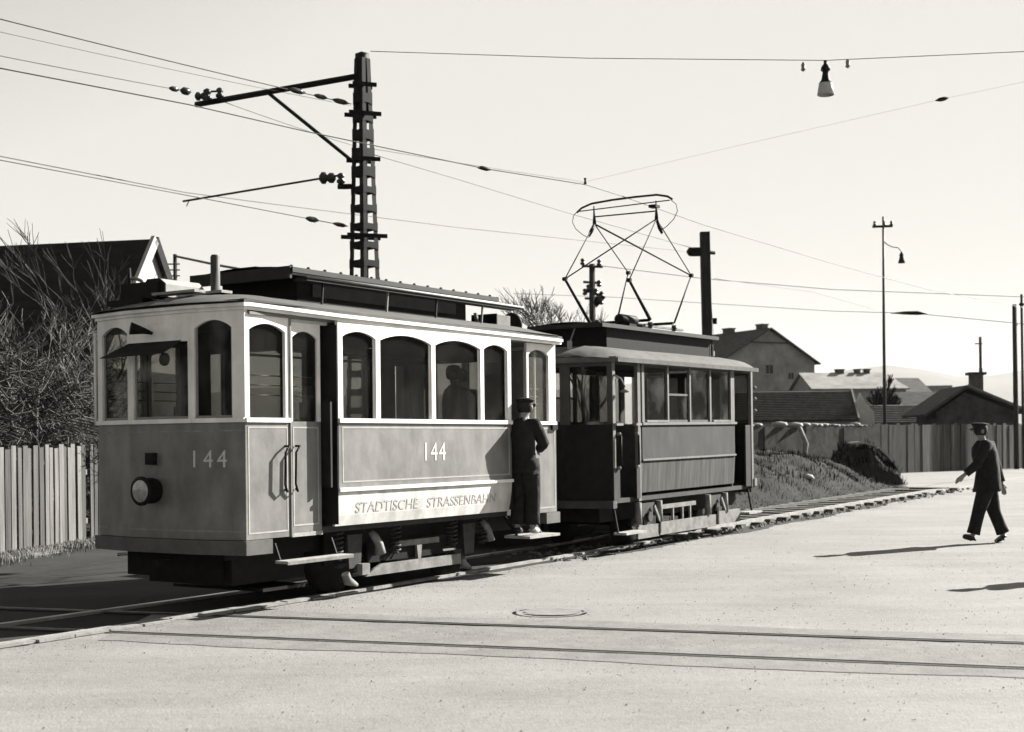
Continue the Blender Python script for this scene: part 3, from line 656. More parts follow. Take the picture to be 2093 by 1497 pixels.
for sy in (-1, 1):
    y = .98; Y0, Y1 = sy * (y - .05), sy * y
    for x0, x1 in ((.0, .07), (.72, .80), (4.72, 4.79)): box('corner_post', B_POST, B, x0, x1, Y0, Y1, .68 if x0 < 1 else .7, BC)
    box('header', DARK, B, .07, 4.72, sy * (y - .05), sy * (y - .01), 2.52, BC)
    box('side_panel', B_PANEL, B, .84, 4.04, sy * y, sy * (y - .04), 1.25, BS - .015)
    box('belt_moulding', B_POST, B, .83, 4.05, sy * (y + .02), sy * (y - .03), 1.225, 1.252)
    box('sill', B_POST, B, .83, 4.08, sy * (y - .05), sy * (y + .025), BS - .015, BS + .022)
    mb = MB().prism([(.80, sy * (y - .005), 1.225), (.80, sy * (y - .03), .79), (.80, sy * (y - .06), .79), (.80, sy * (y - .04), 1.225)], (3.25, 0, 0)); mb.build('skirt_panel', B_SKIRT, B)
    edges = [(.83, .93), (1.63, 1.705), (2.37, 2.445), (3.085, 3.17), (3.88, 4.05)]
    for x0, x1 in edges: box('window_post', B_POST, B, x0 + .015, x1 - .015, sy * (y - .04), sy * (y + .004), BS + .022, 2.545)
    box('window_head', B_POST, B, .84, 4.04, sy * (y - .04), sy * (y - .008), 2.545, BC)
    for k, (x0, x1) in enumerate(((.915, 1.645), (1.69, 2.385), (2.43, 3.10), (3.155, 3.895))):
        z1 = 2.16 if k == 1 else 2.545
        pn = box('window_pane', GLASS_D, B, x0, x1, sy * (y - .028), sy * (y - .022), BS + .022, z1)
        s_ = MB(); 
        for b_ in ((x0 + .001, x0 + .025, BS + .022, z1), (x1 - .025, x1 - .001, BS + .022, z1), (x0 + .025, x1 - .025, z1 - .03, z1), (x0 + .025, x1 - .025, BS + .022, BS + .055)): s_.box(b_[0], b_[1], sy * (y - .035), sy * (y - .015), b_[2], b_[3])
        s_.build('window_sash', mat('sash_b', .09, .6, .3, 7), pn)
        if k in (0, 3): box('sill_board', DUSTY, B, x0 + .03, x1 - .03, sy * (y - .012), sy * (y + .03), BS + .0225, BS + .05)
    # open front platform: dashboard stub, hand rails with pale knobs
    box('dash_side', B_PANEL, B, .0, .17, sy * (y + .002), sy * (y - .04), .72, 1.15)
    box('dash_side', B_PANEL, B, .66, .76, sy * (y + .002), sy * (y - .04), .72, 1.15)
    box('dash_side', DARK, B, 4.50, 4.72, sy * (y - .01), sy * (y - .04), .72, 1.70)
    for xx in (.12, .64):
        tube('handrail', BLACK, B, [(xx, sy * (y + .05), 1.18), (xx, sy * (y + .05), 1.58)], .014, 8)
        MB().lathe((xx, sy * (y + .02), 1.60), [(.02, -.02), (.035, 0), (.02, .02)], 8).build('rail_knob', DUSTY, B); MB().lathe((xx, sy * (y + .02), 1.15), [(.02, -.02), (.03, 0), (.02, .02)], 8).build('rail_knob', DUSTY, B)
    box('cap_ledge', DUSTY, B, .01, .20, sy * (y - .02), sy * (y + .05), BS - .02, BS + .012); box('cap_ledge', DUSTY, B, .58, .74, sy * (y - .02), sy * (y + .05), BS - .02, BS + .012)
    tube('mirror_arm', DUSTY, B, [(.03, sy * y, 2.38), (.10, sy * (y + .07), 2.33), (.16, sy * (y + .1), 2.22)], .012, 6)
    MB().lathe((.15, sy * (y + .10), 2.16), [(.01, -.02), (.06, -.01), (.05, .02), (.01, .03)], 12).build('side_lamp', DUSTY, B)
    for z in (2.3, 2.12, 1.93): MB().lathe((4.90, sy * (y - .02), z), [(.02, -.03), (.05, 0), (.02, .03)], 8).build('side_fitting', DUSTY, B)
    box('rear_foot', B_POST, B, 4.78, 4.88, sy * (y - .05), sy * (y + .02), .72, .84)
    st = box('step_board', PALEBOARD, B, .03, .62, sy * .95, sy * 1.14, .27, .30); MB().bar((.05, sy * .93, .68), (.05, sy * 1.0, .3), .03, .02).build('step_hanger', BLACK, st)
    st = box('step_board', PALEBOARD, B, 4.2, 4.72, sy * .95, sy * 1.14, .30, .33); MB().bar((4.65, sy * .93, .68), (4.65, sy * 1.0, .3), .03, .02).build('step_hanger', BLACK, st)
    # truck
    yg = .98
    sf = box('side_frame', DUSTY, B, .68, 1.32, sy * yg, sy * (yg - .04), .165, .34); box('frame_plank', DUSTY, B, 1.36, 3.30, sy * yg, sy * (yg - .04), .175, .35); box('frame_plank', DUSTY, B, 3.36, 4.18, sy * (yg + .01), sy * (yg - .03), .19, .39)
    box('frame_joint', BLACK, B, 1.318, 1.362, sy * (yg + .012), sy * (yg - .05), .20, .42); box('frame_joint', BLACK, B, 3.30, 3.36, sy * (yg + .015), sy * (yg - .05), .21, .46)
    mb = MB(); mb.box(1.45, 2.62, sy * (yg - .06), sy * (yg - .03), .53, .59)
    mb.build('truck_beam', DUSTY, B)
    for x in (1.42, 1.84, 2.16, 2.42): box('beam_strut', DUSTY, B, x, x + .035, sy * (yg - .058), sy * (yg - .032), .35, .53)
    for xw in (1.05, 3.35):
        MB().prism([(xw - .22, sy * (yg - .06), .64), (xw + .22, sy * (yg - .06), .64), (xw + .18, sy * (yg - .06), .52), (xw + .10, sy * (yg - .06), .34), (xw - .10, sy * (yg - .06), .34), (xw - .18, sy * (yg - .06), .52)], (0, sy * .02, 0)).build('pedestal', IRON, B)
        MB().lathe((xw, sy * (yg - .02), .45), [(.07, -.03), (.075, 0), (.05, .03)], 14, 'Y').build('axle_box', IRON, B)
        for dx in (-.32, .32): MB().tube([(xw + dx, sy * (yg - .02), .36), (xw + dx, sy * (yg - .02), .66)], [.05, .045], 10).build('spring_pot', DUSTY, B)
        MB().bar((xw - .4, sy * (yg - .04), .36), (xw - .05, sy * (yg - .04), .30), .03, .04).build('brake_lever', DUSTY, B)
        MB().bar((xw + .12, sy * (yg - .0), .60), (xw + .30, sy * (yg - .0), .36), .03, .04).build('brake_lever', DUSTY, B)
    # roof brace and lantern
    MB().bar((.07, sy * .3, 2.7), (.07, sy * .3, 2.86), .05, .05).build('roof_stub', PALEBOARD, B)
for xw in (1.25, 3.45):
    for sy in (-1, 1): wheel(B, xw, sy * .5)
    MB().lathe((xw, -.6, .35), [(.05, 0), (.05, 1.2)], 10, 'Y').build('axle', BLACK, B)
box('under_frame', BLACK, B, .1, 4.7, -.7, .7, .42, .67)
box('saloon_bulkhead', INTER, B, .82, .85, -.93, .93, .74, 1.73); box('saloon_bulkhead', INTER, B, 4.02, 4.05, -.93, .93, .74, 1.73)
for sy in (-1, 1): box('bench', INTER, B, .95, 3.95, sy * .5, sy * .92, 1.1, 1.16)
MB().lathe((.3, .1, .74), [(.13, 0), (.15, .05), (.15, .8), (.17, .83), (.17, .9), (.05, .95)], 16).build('controller', DARK, B)
# canvas roof, drooping over the sides
mb = MB(); xsr = [-.16, -.12, .0, .3, 1.0, 2.0, 3.0, 4.3, 4.7, 4.88, 4.95]; M_ = 20
for x in xsr:
    e = min(1, max(0, (x + .16) / .35)) if x < 1 else min(1, max(0, (4.95 - x) / .35)); e = math.sin(e * math.pi / 2)
    for j in range(M_ + 1):
        t = -1 + 2 * j / M_; y = math.copysign(abs(t) ** .8, t) * (1.07 if e > .5 else .93 + .14 * e)
        z = 2.60 + (.20 * (1 - abs(t) ** 3.2)) * (.15 + .85 * e) + random.uniform(-.006, .006)
        xx = x + (-.12 if x < 0 else .1 if x > 4.8 else 0) * (1 - abs(t) ** 2)
        mb.v.append((xx, y, z))
for i in range(len(xsr) - 1):
    for j in range(M_): mb.f.append([i * 21 + j, (i + 1) * 21 + j, (i + 1) * 21 + j + 1, i * 21 + j + 1]); mb.sm.append(True)
r = mb.build('roof', B_ROOF, B)
for sy in (-1, 1): box('roof_edge', B_ROOF, B, -.02, 4.82, sy * 1.03, sy * 1.075, 2.55, 2.61)
box('roof_edge', B_ROOF, B, -.26, -.14, -.33, .33, 2.55, 2.62); 
for sy in (-1, 1): MB().prism([(-.26, sy * .33, 2.55), (-.04, sy * 1.06, 2.55), (.06, sy * 1.06, 2.55), (-.12, sy * .33, 2.55)], (0, 0, .07)).build('roof_edge', B_ROOF, B)
lb = box('clerestory', BLACK, B, .75, 4.2, -.50, .50, 2.75, 3.10)
mb = MB()
for x in (.45, .5, 4.3, 4.35):
    for i in range(9):
        yy = -.58 + 1.16 * i / 8; mb.v.append((x, yy, 3.10 + .05 * (1 - (yy / .58) ** 2)))
for i in range(3):
    for j in range(8): mb.f.append([i * 9 + j, (i + 1) * 9 + j, (i + 1) * 9 + j + 1, i * 9 + j + 1]); mb.sm.append(True)
mb.build('clerestory_roof', BLACK, lb); box('clerestory_eave', DARK, lb, .45, 4.35, -.6, -.57, 3.06, 3.115); box('clerestory_eave', DARK, lb, .45, 4.35, .57, .6, 3.06, 3.115); box('clerestory_eave', DARK, lb, .43, .46, -.58, .58, 3.06, 3.12)
for x in (4.22, 4.32): box('roof_bracket', BLACK, B, x, x + .04, -.5, -.46, 2.75, 3.0)
box('roof_plinth', mat('plinth', .22, .8, .2, 8), B, 4.36, 4.52, -.45, -.25, 2.82, 2.9)
tube('roof_stay', DUSTY, B, [(.08, -.3, 2.85), (.5, -.15, 3.08)], .012, 6)
MB().lathe((1.45, -.32, 3.24), [(.05, 0), (.075, .02), (.075, .50), (.05, .52)], 16, 'X').build('roof_cylinder', BLACK, B)
box('cylinder_cradle', BLACK, B, 1.6, 2.2, -.42, -.24, 3.12, 3.18)
for sy in (-1, 1): box('pantograph_rail', DUSTY if sy < 0 else BLACK, B, 1.95, 3.25, sy * .50, sy * .46, 3.15, 3.18)
for x in (2.1, 2.9):
    for sy in (-1, 1): MB().lathe((x, sy * .5, 3.12), [(.05, 0), (.03, .03), (.05, .05), (.03, .08), (.04, .1)], 10).build('base_insulator', PORC, B)
# pantograph
pg = MB().box(2.06, 2.1, -.5, .5, 3.23, 3.27).box(2.86, 2.90, -.5, .5, 3.23, 3.27).box(2.1, 2.86, -.06, .06, 3.22, 3.26).build('pantograph', BLACK, B)
PB = {(-1, 0): (2.10, -.5, 3.26), (1, 0): (2.10, .5, 3.26), (-1, 1): (2.92, -.5, 3.26), (1, 1): (2.92, .5, 3.26)}
KN = {(-1, 0): (1.45, -.5, 3.78), (1, 0): (1.36, .5, 3.86), (-1, 1): (3.55, -.5, 4.03), (1, 1): (3.37, .5, 4.13)}
TP = {-1: (2.36, -.5, 4.76), 1: (2.28, .5, 4.77)}
for k in PB: 
    thick = .027 if k[1] == 0 else .015
    tube('lower_arm', BLACK, pg, [PB[k], KN[k]], [thick, thick * .7], 8)
    tube('upper_arm', BLACK, pg, [KN[k], TP[k[0]]], .009, 6)
    MB().lathe((KN[k][0], KN[k][1] - .03, KN[k][2]), [(.03, 0), (.03, .06)], 10, 'Y').build('knee_joint', BLACK, pg)
tube('cross_brace', BLACK, pg, [TP[1], (2.6, .22, 4.6), KN[(-1, 1)]], .012, 6) if False else tube('cross_brace', BLACK, pg, [TP[1], KN[(-1, 1)]], .013, 6)
tube('cross_brace', BLACK, pg, [TP[-1], KN[(1, 0)]], .011, 6)
tube('head_shaft', BLACK, pg, [(2.32, -.5, 4.87), (2.30, .5, 4.88)], .011, 6)
for s_ in (-1, 1):
    x, y, z = TP[s_]; tube('head_upright', BLACK, pg, [(x, y, z), (x, y, z + .1), (x - .01, y, z + .27)], [.03, .02, .008], 8)
    MB().tube([(x, y, z), (x + .10 * (1 if s_ < 0 else -1), y + s_ * -.0, z - .12), (x + .14 * (1 if s_ < 0 else -1), y + s_ * .02, z - .2)], [.02, .03, .02], 8).build('head_spring', BLACK, pg)
MB().box(2.30, 2.44, -.52, -.40, 4.93, 4.97).build('head_bracket', BLACK, pg)
bow = [(2.28, .80 - .0, 4.97), (2.28, .72, 5.03), (2.28, .55, 5.08), (2.28, .2, 5.10), (2.28, -.2, 5.105), (2.28, -.55, 5.10), (2.28, -.72, 5.06), (2.28, -.80, 5.01)]
tube('contact_bow', BLACK, pg, bow, .016, 8); tube('bow_rod', BLACK, pg, [(2.28, .76, 4.985), (2.28, -.76, 5.0)], .009, 6)
for s_ in (-1, 1): tube('bow_horn', IRON, pg, [(2.28, s_ * .78, 5.0), (2.28, s_ * .86, 4.93), (2.28, s_ * .88, 4.83), (2.28, s_ * .82, 4.72), (2.28, s_ * .70, 4.62), (2.28, s_ * .60, 4.57)], .006, 6)

# ------------------------------------------------------------------ lattice mast with bracket arm
def T_(y): return (8.69 - y)
mast = empty('catenary_mast', (-2.66, 25.0, gz(25)), 0, label='tall dark lattice mast with a long bracket arm, standing behind the number 144 tram', cat='mast')
def mw(z): return .145 + .125 * max(0, (8.45 - z) / 3.9)      # half width
rot = R(48)
def mp(a, b, z): return (a * math.cos(rot) - b * math.sin(rot), a * math.sin(rot) + b * math.cos(rot), z)
K = .707
corn = ((-1, -1), (1, -1), (1, 1), (-1, 1))
for a, b in corn:
    k0, k1 = mw(0) * K, mw(8.45) * K
    for da, db in ((.045, 0), (0, .045)):
        p_ = []
        for z, k in ((0, k0), (8.45, k1)):
            p_.append((mp(a * k, b * k, z), mp(a * (k - (.09 if da else .0)), b * (k - (.09 if db else .0)), z)))
        (A_, B_), (C_, D_) = p_
        MB().prism([A_, B_, D_, C_], Vector(mp(-a * (.012 if db else 0), -b * (.012 if da else 0), 0))).build('mast_leg', BLACK, mast)
for f in range(4):
    for i in range(23):
        z = .35 + i * .335; h = mw(z) * K; (a0, b0), (a1, b1) = corn[f], corn[(f + 1) % 4]; hw = .055 if z < 6.3 else .085
        q = [Vector(mp(a0 * h, b0 * h, z - hw - .03)), Vector(mp(a0 * h, b0 * h, z + hw + .03)), Vector(mp((a0 * .7 + a1 * .3) * h, (b0 * .7 + b1 * .3) * h, z + hw)), Vector(mp((a0 * .3 + a1 * .7) * h, (b0 * .3 + b1 * .7) * h, z + hw)), Vector(mp(a1 * h, b1 * h, z + hw + .03)), Vector(mp(a1 * h, b1 * h, z - hw - .03)), Vector(mp((a0 * .3 + a1 * .7) * h, (b0 * .3 + b1 * .7) * h, z - hw)), Vector(mp((a0 * .7 + a1 * .3) * h, (b0 * .7 + b1 * .3) * h, z - hw))]
        nn_ = Vector(mp((a0 + a1) * .5, (b0 + b1) * .5, 0)) * .014
        MB().prism([p_ + nn_ * .2 for p_ in q], nn_ * .6).build('batten_plate', BLACK, mast)
rot = R(20)
MB().lathe((0, 0, 7.5), [(.135, 0), (.13, 1.04), (.12, 1.05)], 4).build('mast_head', BLACK, mast)
for z, e in ((7.98, .06), (7.45, .12), (6.62, .06), (5.22, .12)):
    h = mw(z) + e; MB().bar(mp(-h, -mw(z), z - .03), mp(h, -mw(z), z - .03), .05, .07).bar(mp(-h, mw(z), z), mp(h, mw(z), z), .05, .07).build('clamp_band', BLACK, mast)
arm = tube('bracket_arm', BLACK, mast, [(-.1, 0, 8.13), (-3.35, 1.35, 7.98)], .055, 10)
tube('arm_brace', BLACK, mast, [(-1.85, .72, 8.03), (-.15, .05, 6.55)], .035, 8)
def insul(p, parent, s=1.0, axis='Z'):
    return MB().lathe(p, [(.03 * s, 0), (.07 * s, .03 * s), (.07 * s, .07 * s), (.035 * s, .09 * s), (.06 * s, .12 * s), (.06 * s, .16 * s), (.02 * s, .19 * s)], 12, axis).build('insulator', PORC, parent)
insul((-3.1, 1.2, 8.0), mast, 1.3); insul((-2.85, 1.15, 8.04), mast, 1.1); insul((-3.35, 1.28, 8.12), mast, 1.2, 'X')
tube('strain_rod', BLACK, mast, [(-3.15, 1.25, 8.2), (-2.8, 1.1, 8.17)], .02, 6)
tube('stub_arm', BLACK, mast, [(-.15, 0, 6.12), (-.47, .05, 6.13)], [.05, .05], 8)
insul((-.42, .05, 6.17), mast, 1.1)
tube('steady_rod', BLACK, mast, [(-.48, .05, 6.33), (-3.42, .5, 5.97)], .02, 6)
insul((-.82, .1, 6.30), mast, 1.6, 'X')
tube('wire_dropper', WIRE, mast, [(-3.3, .48, 5.98), (-3.34, .45, 5.87)], .01, 6)

# ------------------------------------------------------------------ wires
def wire(pts, label, r=.008, sag=.0, ins=(), group=None):
    out = []
    for i in range(len(pts) - 1):
        a, b = Vector(pts[i]), Vector(pts[i + 1]); N = 10
        for k in range(N): 
            t = k / N; out.append(a.lerp(b, t) - Vector((0, 0, sag * 4 * t * (1 - t))))
    out.append(Vector(pts[-1]))
    o = tube('overhead_wire', WIRE, None, out, r, 5); props(o, label, 'wire')
    for (t0, t1, rr) in ins:
        a, b = Vector(pts[-2]), Vector(pts[-1]); q = [a.lerp(b, t0), a.lerp(b, t0 + (t1 - t0) * .3), a.lerp(b, t0 + (t1 - t0) * .7), a.lerp(b, t1)]
        MB().tube(q, [rr * .4, rr, rr, rr * .3], 8).build('strain_insulator', PORC, o)
    return o
wire([(-7.64, 19.5, 7.75), (-2.87, 25.0, 7.74)], 'upper wire anchored by strain insulators to the lattice mast', .009, .02, ((.80, .85, .05), (.88, .92, .045), (.94, .99, .05)))
wire([(-7.84, 20.0, 7.71), (-2.89, 25.2, 7.76)], 'thin upper wire running into the lattice mast just below the topmost one', .004, .03)
wire([(-8.63, 22.0, 7.93), (-6.08, 26.35, 8.33)], 'wire ending in insulators at the tip of the bracket arm', .008, .01, ((.88, .93, .05), (.94, .99, .075)))
wire([(-5.49, 26.3, 8.14), (-3.66, 32.0, 8.51), (2.20, 40.0, 9.11)], 'thin wire leading on from the bracket arm behind the mast', .008, .02)
wire([(-4.95, 13.0, 5.17), (-3.42, 14.7, 5.20), (-2.38, 16.0, 5.20), (-.32, 18.0, 5.14), (1.07, 19.3, 5.16), (1.67, 20.4, 5.19)], 'contact wire coming from the upper edge down to the pantograph bow', .007)
wire([(1.67, 20.4, 5.19), (3.40, 24.0, 5.31), (7.04, 30.0, 5.38), (11.01, 36.0, 5.42), (16.29, 42.0, 5.38)], 'contact wire running on from the pantograph to the far side', .007)
wire([(-7.31, 18.6, 5.58), (-6.02, 25.3, 6.22), (-5.01, 28.0, 6.48), (-1.44, 36.0, 7.20), (6.04, 46.0, 7.86)], 'wire held by the steady rod beneath the bracket arm', .009)
wire([(-7.19, 18.3, 5.46), (-5.23, 22.0, 5.57), (-2.95, 25.0, 5.51)], 'lowest wire anchored to the lattice mast by a wavy strain link', .008, 0, ((.72, .80, .05), (.90, .99, .04)))
wire([(-2.46, 25.0, 6.81), (-1.11, 28.0, 6.94), (1.35, 32.0, 6.88), (4.92, 36.0, 6.55)], 'wire strung from the lattice mast to the dark pole behind the pantograph', .008)
sp = wire([(-2.51, 25.0, 8.70), (1.42, 24.6, 8.42), (5.56, 24.0, 8.17), (9.36, 24.0, 8.30)], 'span wire from the mast top that carries the hanging street lamp', .007)
wire([(1.38, 30.0, 7.16), (4.93, 30.0, 7.96), (9.49, 30.0, 8.95), (11.69, 30.0, 9.39)], 'faint wire rising to the upper edge of the sky, with one small splice', .0022)
wire([(3.25, 50.0, 7.94), (7.09, 50.0, 7.42), (11.73, 50.0, 6.98), (19.40, 50.0, 6.60)], 'wire from the crossarms of the insulator pole past the lamp post', .011)
wire([(0.14, 60.0, 8.04), (4.33, 56.0, 7.40), (7.36, 52.0, 6.73), (10.78, 46.0, 5.82), (11.80, 40.0, 5.17), (14.74, 38.0, 4.61)], 'lower wire with a dark splice passing the lamp post', .009)
wire([(5.36, 36.0, 5.78), (9.69, 44.0, 6.26), (14.23, 52.0, 6.29)], 'thin wire leading off behind the dark pole', .006)
wire([(-8.56, 35.0, 6.38), (-6.81, 32.0, 5.74), (-5.60, 30.0, 5.33)], 'thick cable from the small post beside the house gable', .03)
for p_, r_, lb in (((-.59, 34, 8.33), .05, 0), ((9.49, 30, 8.95), .06, 0), ((11.8, 40, 5.17), .07, 0)):
    pass
o = MB().tube([(-.41, 17.93, 5.14), (-.36, 17.97, 5.145), (-.30, 18.02, 5.14), (-.24, 18.07, 5.14)], [.01, .028, .028, .01], 8).build('wire_splice', BLACK, bpy.data.objects['overhead_wire.004'])
MB().tube([(9.35, 30, 8.92), (9.45, 30, 8.94), (9.55, 30, 8.96), (9.65, 30, 8.985)], [.01, .045, .045, .01], 8).build('wire_splice', BLACK, bpy.data.objects['overhead_wire.010'])
MB().tube([(11.55, 41.6, 5.33), (11.70, 40.7, 5.25), (11.85, 39.9, 5.17), (12.1, 39.8, 5.13)], [.012, .05, .06, .01], 8).build('wire_splice', BLACK, bpy.data.objects['overhead_wire.012'])
MB().tube([(1.07, 19.3, 5.17), (1.07, 19.3, 5.21), (1.07, 19.3, 5.25)], [.022, .012, .022], 8).build('wire_hanger', BLACK, bpy.data.objects['overhead_wire.004'])
# hanging lamp
lamp = empty('hanging_lamp', (5.56, 24, 8.17), label='street lamp with a pale bell shade hanging from the span wire', cat='street lamp')
MB().lathe((0, 0, 0), [(.03, 0), (.03, -.06), (.05, -.08), (.075, -.12), (.085, -.17), (.05, -.20), (.055, -.24), (.075, -.34), (.12, -.40)], 20).build('lamp_housing', BLACK, lamp)
MB().lathe((0, 0, 0), [(.115, -.40), (.135, -.50), (.15, -.60), (.14, -.61), (.125, -.50), (.10, -.41)], 20).build('lamp_shade', mat('milk_glass', .5, .3, .1, 5), lamp)
for x, z in ((-.39, -.13), (.39, -.08)):
    MB().lathe((x, 0, z), [(.015, .10), (.04, .05), (.03, 0), (.045, -.03), (.01, -.06)], 10).build('lamp_insulator', mat('faded_insulator', .25, .6, .2, 9), lamp)

# ------------------------------------------------------------------ poles
dp = empty('dark_pole', (5.19, 36, gz(36)), label='thick tarred pole behind the pantograph tram with a square insulator box near its top', cat='pole')
MB().bar((0.02, 0, 0), (-.07, 0, 7.0 - gz(36)), .24, .24).build('pole_shaft', WOOD_POLE, dp)
MB().lathe((-.55, 0, 6.25), [(.02, -.0), (.11, .06), (.12, .12), (.12, .36), (.10, .42)], 12, 'X').build('insulator', BLACK, dp); tube('strut', BLACK, dp, [(-.5, 0, 6.24), (.2, 0, 6.22)], .05, 8)
MB().bar((-.27, 0, 6.3), (.14, 0, 6.22), .06, .08).build('clamp_band', BLACK, dp)
tube('guy_wire', WIRE, dp, [(.03, 0, 5.9), (.22, .2, 3.0)], .008, 5); box('switch_box', BLACK, dp, .12, .22, -.06, .06, 4.35, 4.5)
ip = empty('insulator_pole', (2.96, 50, .25), label='slim pole with crossarms and clustered insulators seen through the pantograph', cat='pole')
MB().tube([(0, 0, 0), (.03, 0, 7.75)], [.16, .11], 10).build('pole_shaft', WOOD_POLE, ip)
for z, x0, x1 in ((7.68, -.35, .42), (7.1, -.3, .25), (5.7, 0, .25), (6.5, -.25, .35), (6.75, -.2, .2)): MB().bar((x0, 0, z), (x1, 0, z - .04), .08, .08).build('crossarm', WOOD_POLE, ip)
for x, z in ((-.32, 7.7), (.28, 7.66), (.27, 6.9), (-.25, 6.6), (.22, 6.45), (.3, 6.35), (.36, 6.5), (-.12, 6.75), (.15, 6.6), (.34, 6.25)): insul((x, -.1, z), ip, 1.3)
MB().bar((.1, 0, 6.25), (.42, 0, 6.6), .22, .24).build('cable_box', BLACK, ip)
sl = empty('street_lamp', (13.75, 50.5, .25), label='tall slender lamp post with a short crossarm and a lamp on a curved bracket', cat='street lamp')
MB().tube([(0, 0, 0), (0, 0, 5), (.02, 0, 9.45)], [.07, .055, .04], 10).build('pole_shaft', IRON, sl)
MB().bar((-.38, 0, 9.08), (.36, 0, 9.10), .07, .08).build('crossarm', BLACK, sl)
for x in (-.3, .05, .32): insul((x, 0, 9.12), sl, .9)
tube('lamp_bracket', BLACK, sl, [(.03, 0, 8.55), (.15, 0, 8.42), (.34, 0, 8.33), (.55, 0, 8.30), (.66, 0, 8.18)], .018, 6)
MB().lathe((.68, 0, 8.15), [(.03, 0), (.05, -.06), (.08, -.1), (.07, -.2), (.1, -.3), (.13, -.42), (.02, -.43)], 14).build('lamp_head', BLACK, sl)
for (x, Y, h, r, lb) in ((19.88, 54, 6.5, .085, 'dark plain pole at the right behind the walking man'), (20.35, 54.5, 6.95, .05, 'thin pole with a small round fitting at the right edge of the view'), (24.0, 70, 6.4, .07, 'distant slim pole standing above the dark hut chimney')):
    p_ = empty('utility_pole', (x, Y, .25), label=lb, cat='pole'); MB().tube([(0, 0, 0), (-.02, 0, h)], [r * 1.2, r], 10).build('pole_shaft', WOOD_POLE, p_)
    if r == .05: MB().lathe((-.02, 0, h - .4), [(.03, -.1), (.12, 0), (.03, .1)], 10).build('pole_fitting', BLACK, p_)
    elif r > .08: MB().bar((-.1, 0, h - .8), (.1, 0, h - .8), .05, .05).build('crossarm', WOOD_POLE, p_)
    else: MB().bar((-.3, 0, h - .35), (.1, 0, h - .35), .05, .05).build('crossarm', WOOD_POLE, p_)
gp = empty('roof_post', (-8.56, 35, gz(35)), label='small post with short rungs beside the pale house gable', cat='pole')
MB().tube([(0, 0, 0), (0, 0, 6.2)], [.06, .05], 8).build('pole_shaft', WOOD_POLE, gp)
for z in (5.95, 5.8, 5.65, 5.5, 5.35, 5.2): MB().bar((-.22, 0, z), (.12, 0, z), .03, .03).build('rung', BLACK, gp)

# ------------------------------------------------------------------ people
def skin(name, V, E_, rad, m, parent, sub=2, root=0, **k):
    me = bpy.data.meshes.new(name); me.from_pydata(V, E_, []); o = bpy.data.objects.new(name, me); C.objects.link(o)
    md = o.modifiers.new('s', 'SKIN'); me.skin_vertices[0].data[root].use_root = True
    for i, r in enumerate(rad): me.skin_vertices[0].data[i].radius = (r, r) if not isinstance(r, tuple) else r
    if sub: o.modifiers.new('u', 'SUBSURF').levels = sub
    bpy.context.view_layer.update()
    m2 = bpy.data.meshes.new_from_object(o.evaluated_get(bpy.context.evaluated_depsgraph_get())); bpy.data.objects.remove(o)
    m2.materials.clear(); m2.materials.append(m); m2.polygons.foreach_set('use_smooth', [True] * len(m2.polygons))
    ob = bpy.data.objects.new(name, m2); C.objects.link(ob); ob.parent = parent; return props(ob, **k)
def hand_chain(base, d, side, s=1.0, curl=.5):
    """verts/edges/radii of palm + 5 fingers; d = pointing direction, side = across palm"""
    d = Vector(d).normalized(); side = Vector(side).normalized(); nrm = d.cross(side).normalized(); b = Vector(base)
    V = [b, b + d * .05 * s]; E_ = [(0, 1)]; Rr = [.026 * s, .034 * s]
    for i, (o_, L) in enumerate(((-.027, .070), (-.009, .078), (.009, .073), (.026, .058))):
        n0 = len(V); V.append(b + d * .085 * s + side * o_ * s); V.append(V[-1] + (d * (1 - curl * .4) + nrm * curl * .6).normalized() * L * .5 * s); V.append(V[-1] + (d * (1 - curl) + nrm * curl).normalized() * L * .5 * s)
        E_ += [(1, n0), (n0, n0 + 1), (n0 + 1, n0 + 2)]; Rr += [.0105 * s, .0095 * s, .008 * s]
    n0 = len(V); V += [b + d * .03 * s - side * .04 * s, b + d * .06 * s - side * .055 * s + nrm * .02 * s]; E_ += [(0, n0), (n0, n0 + 1)]; Rr += [.012 * s, .010 * s]
    return V, E_, Rr
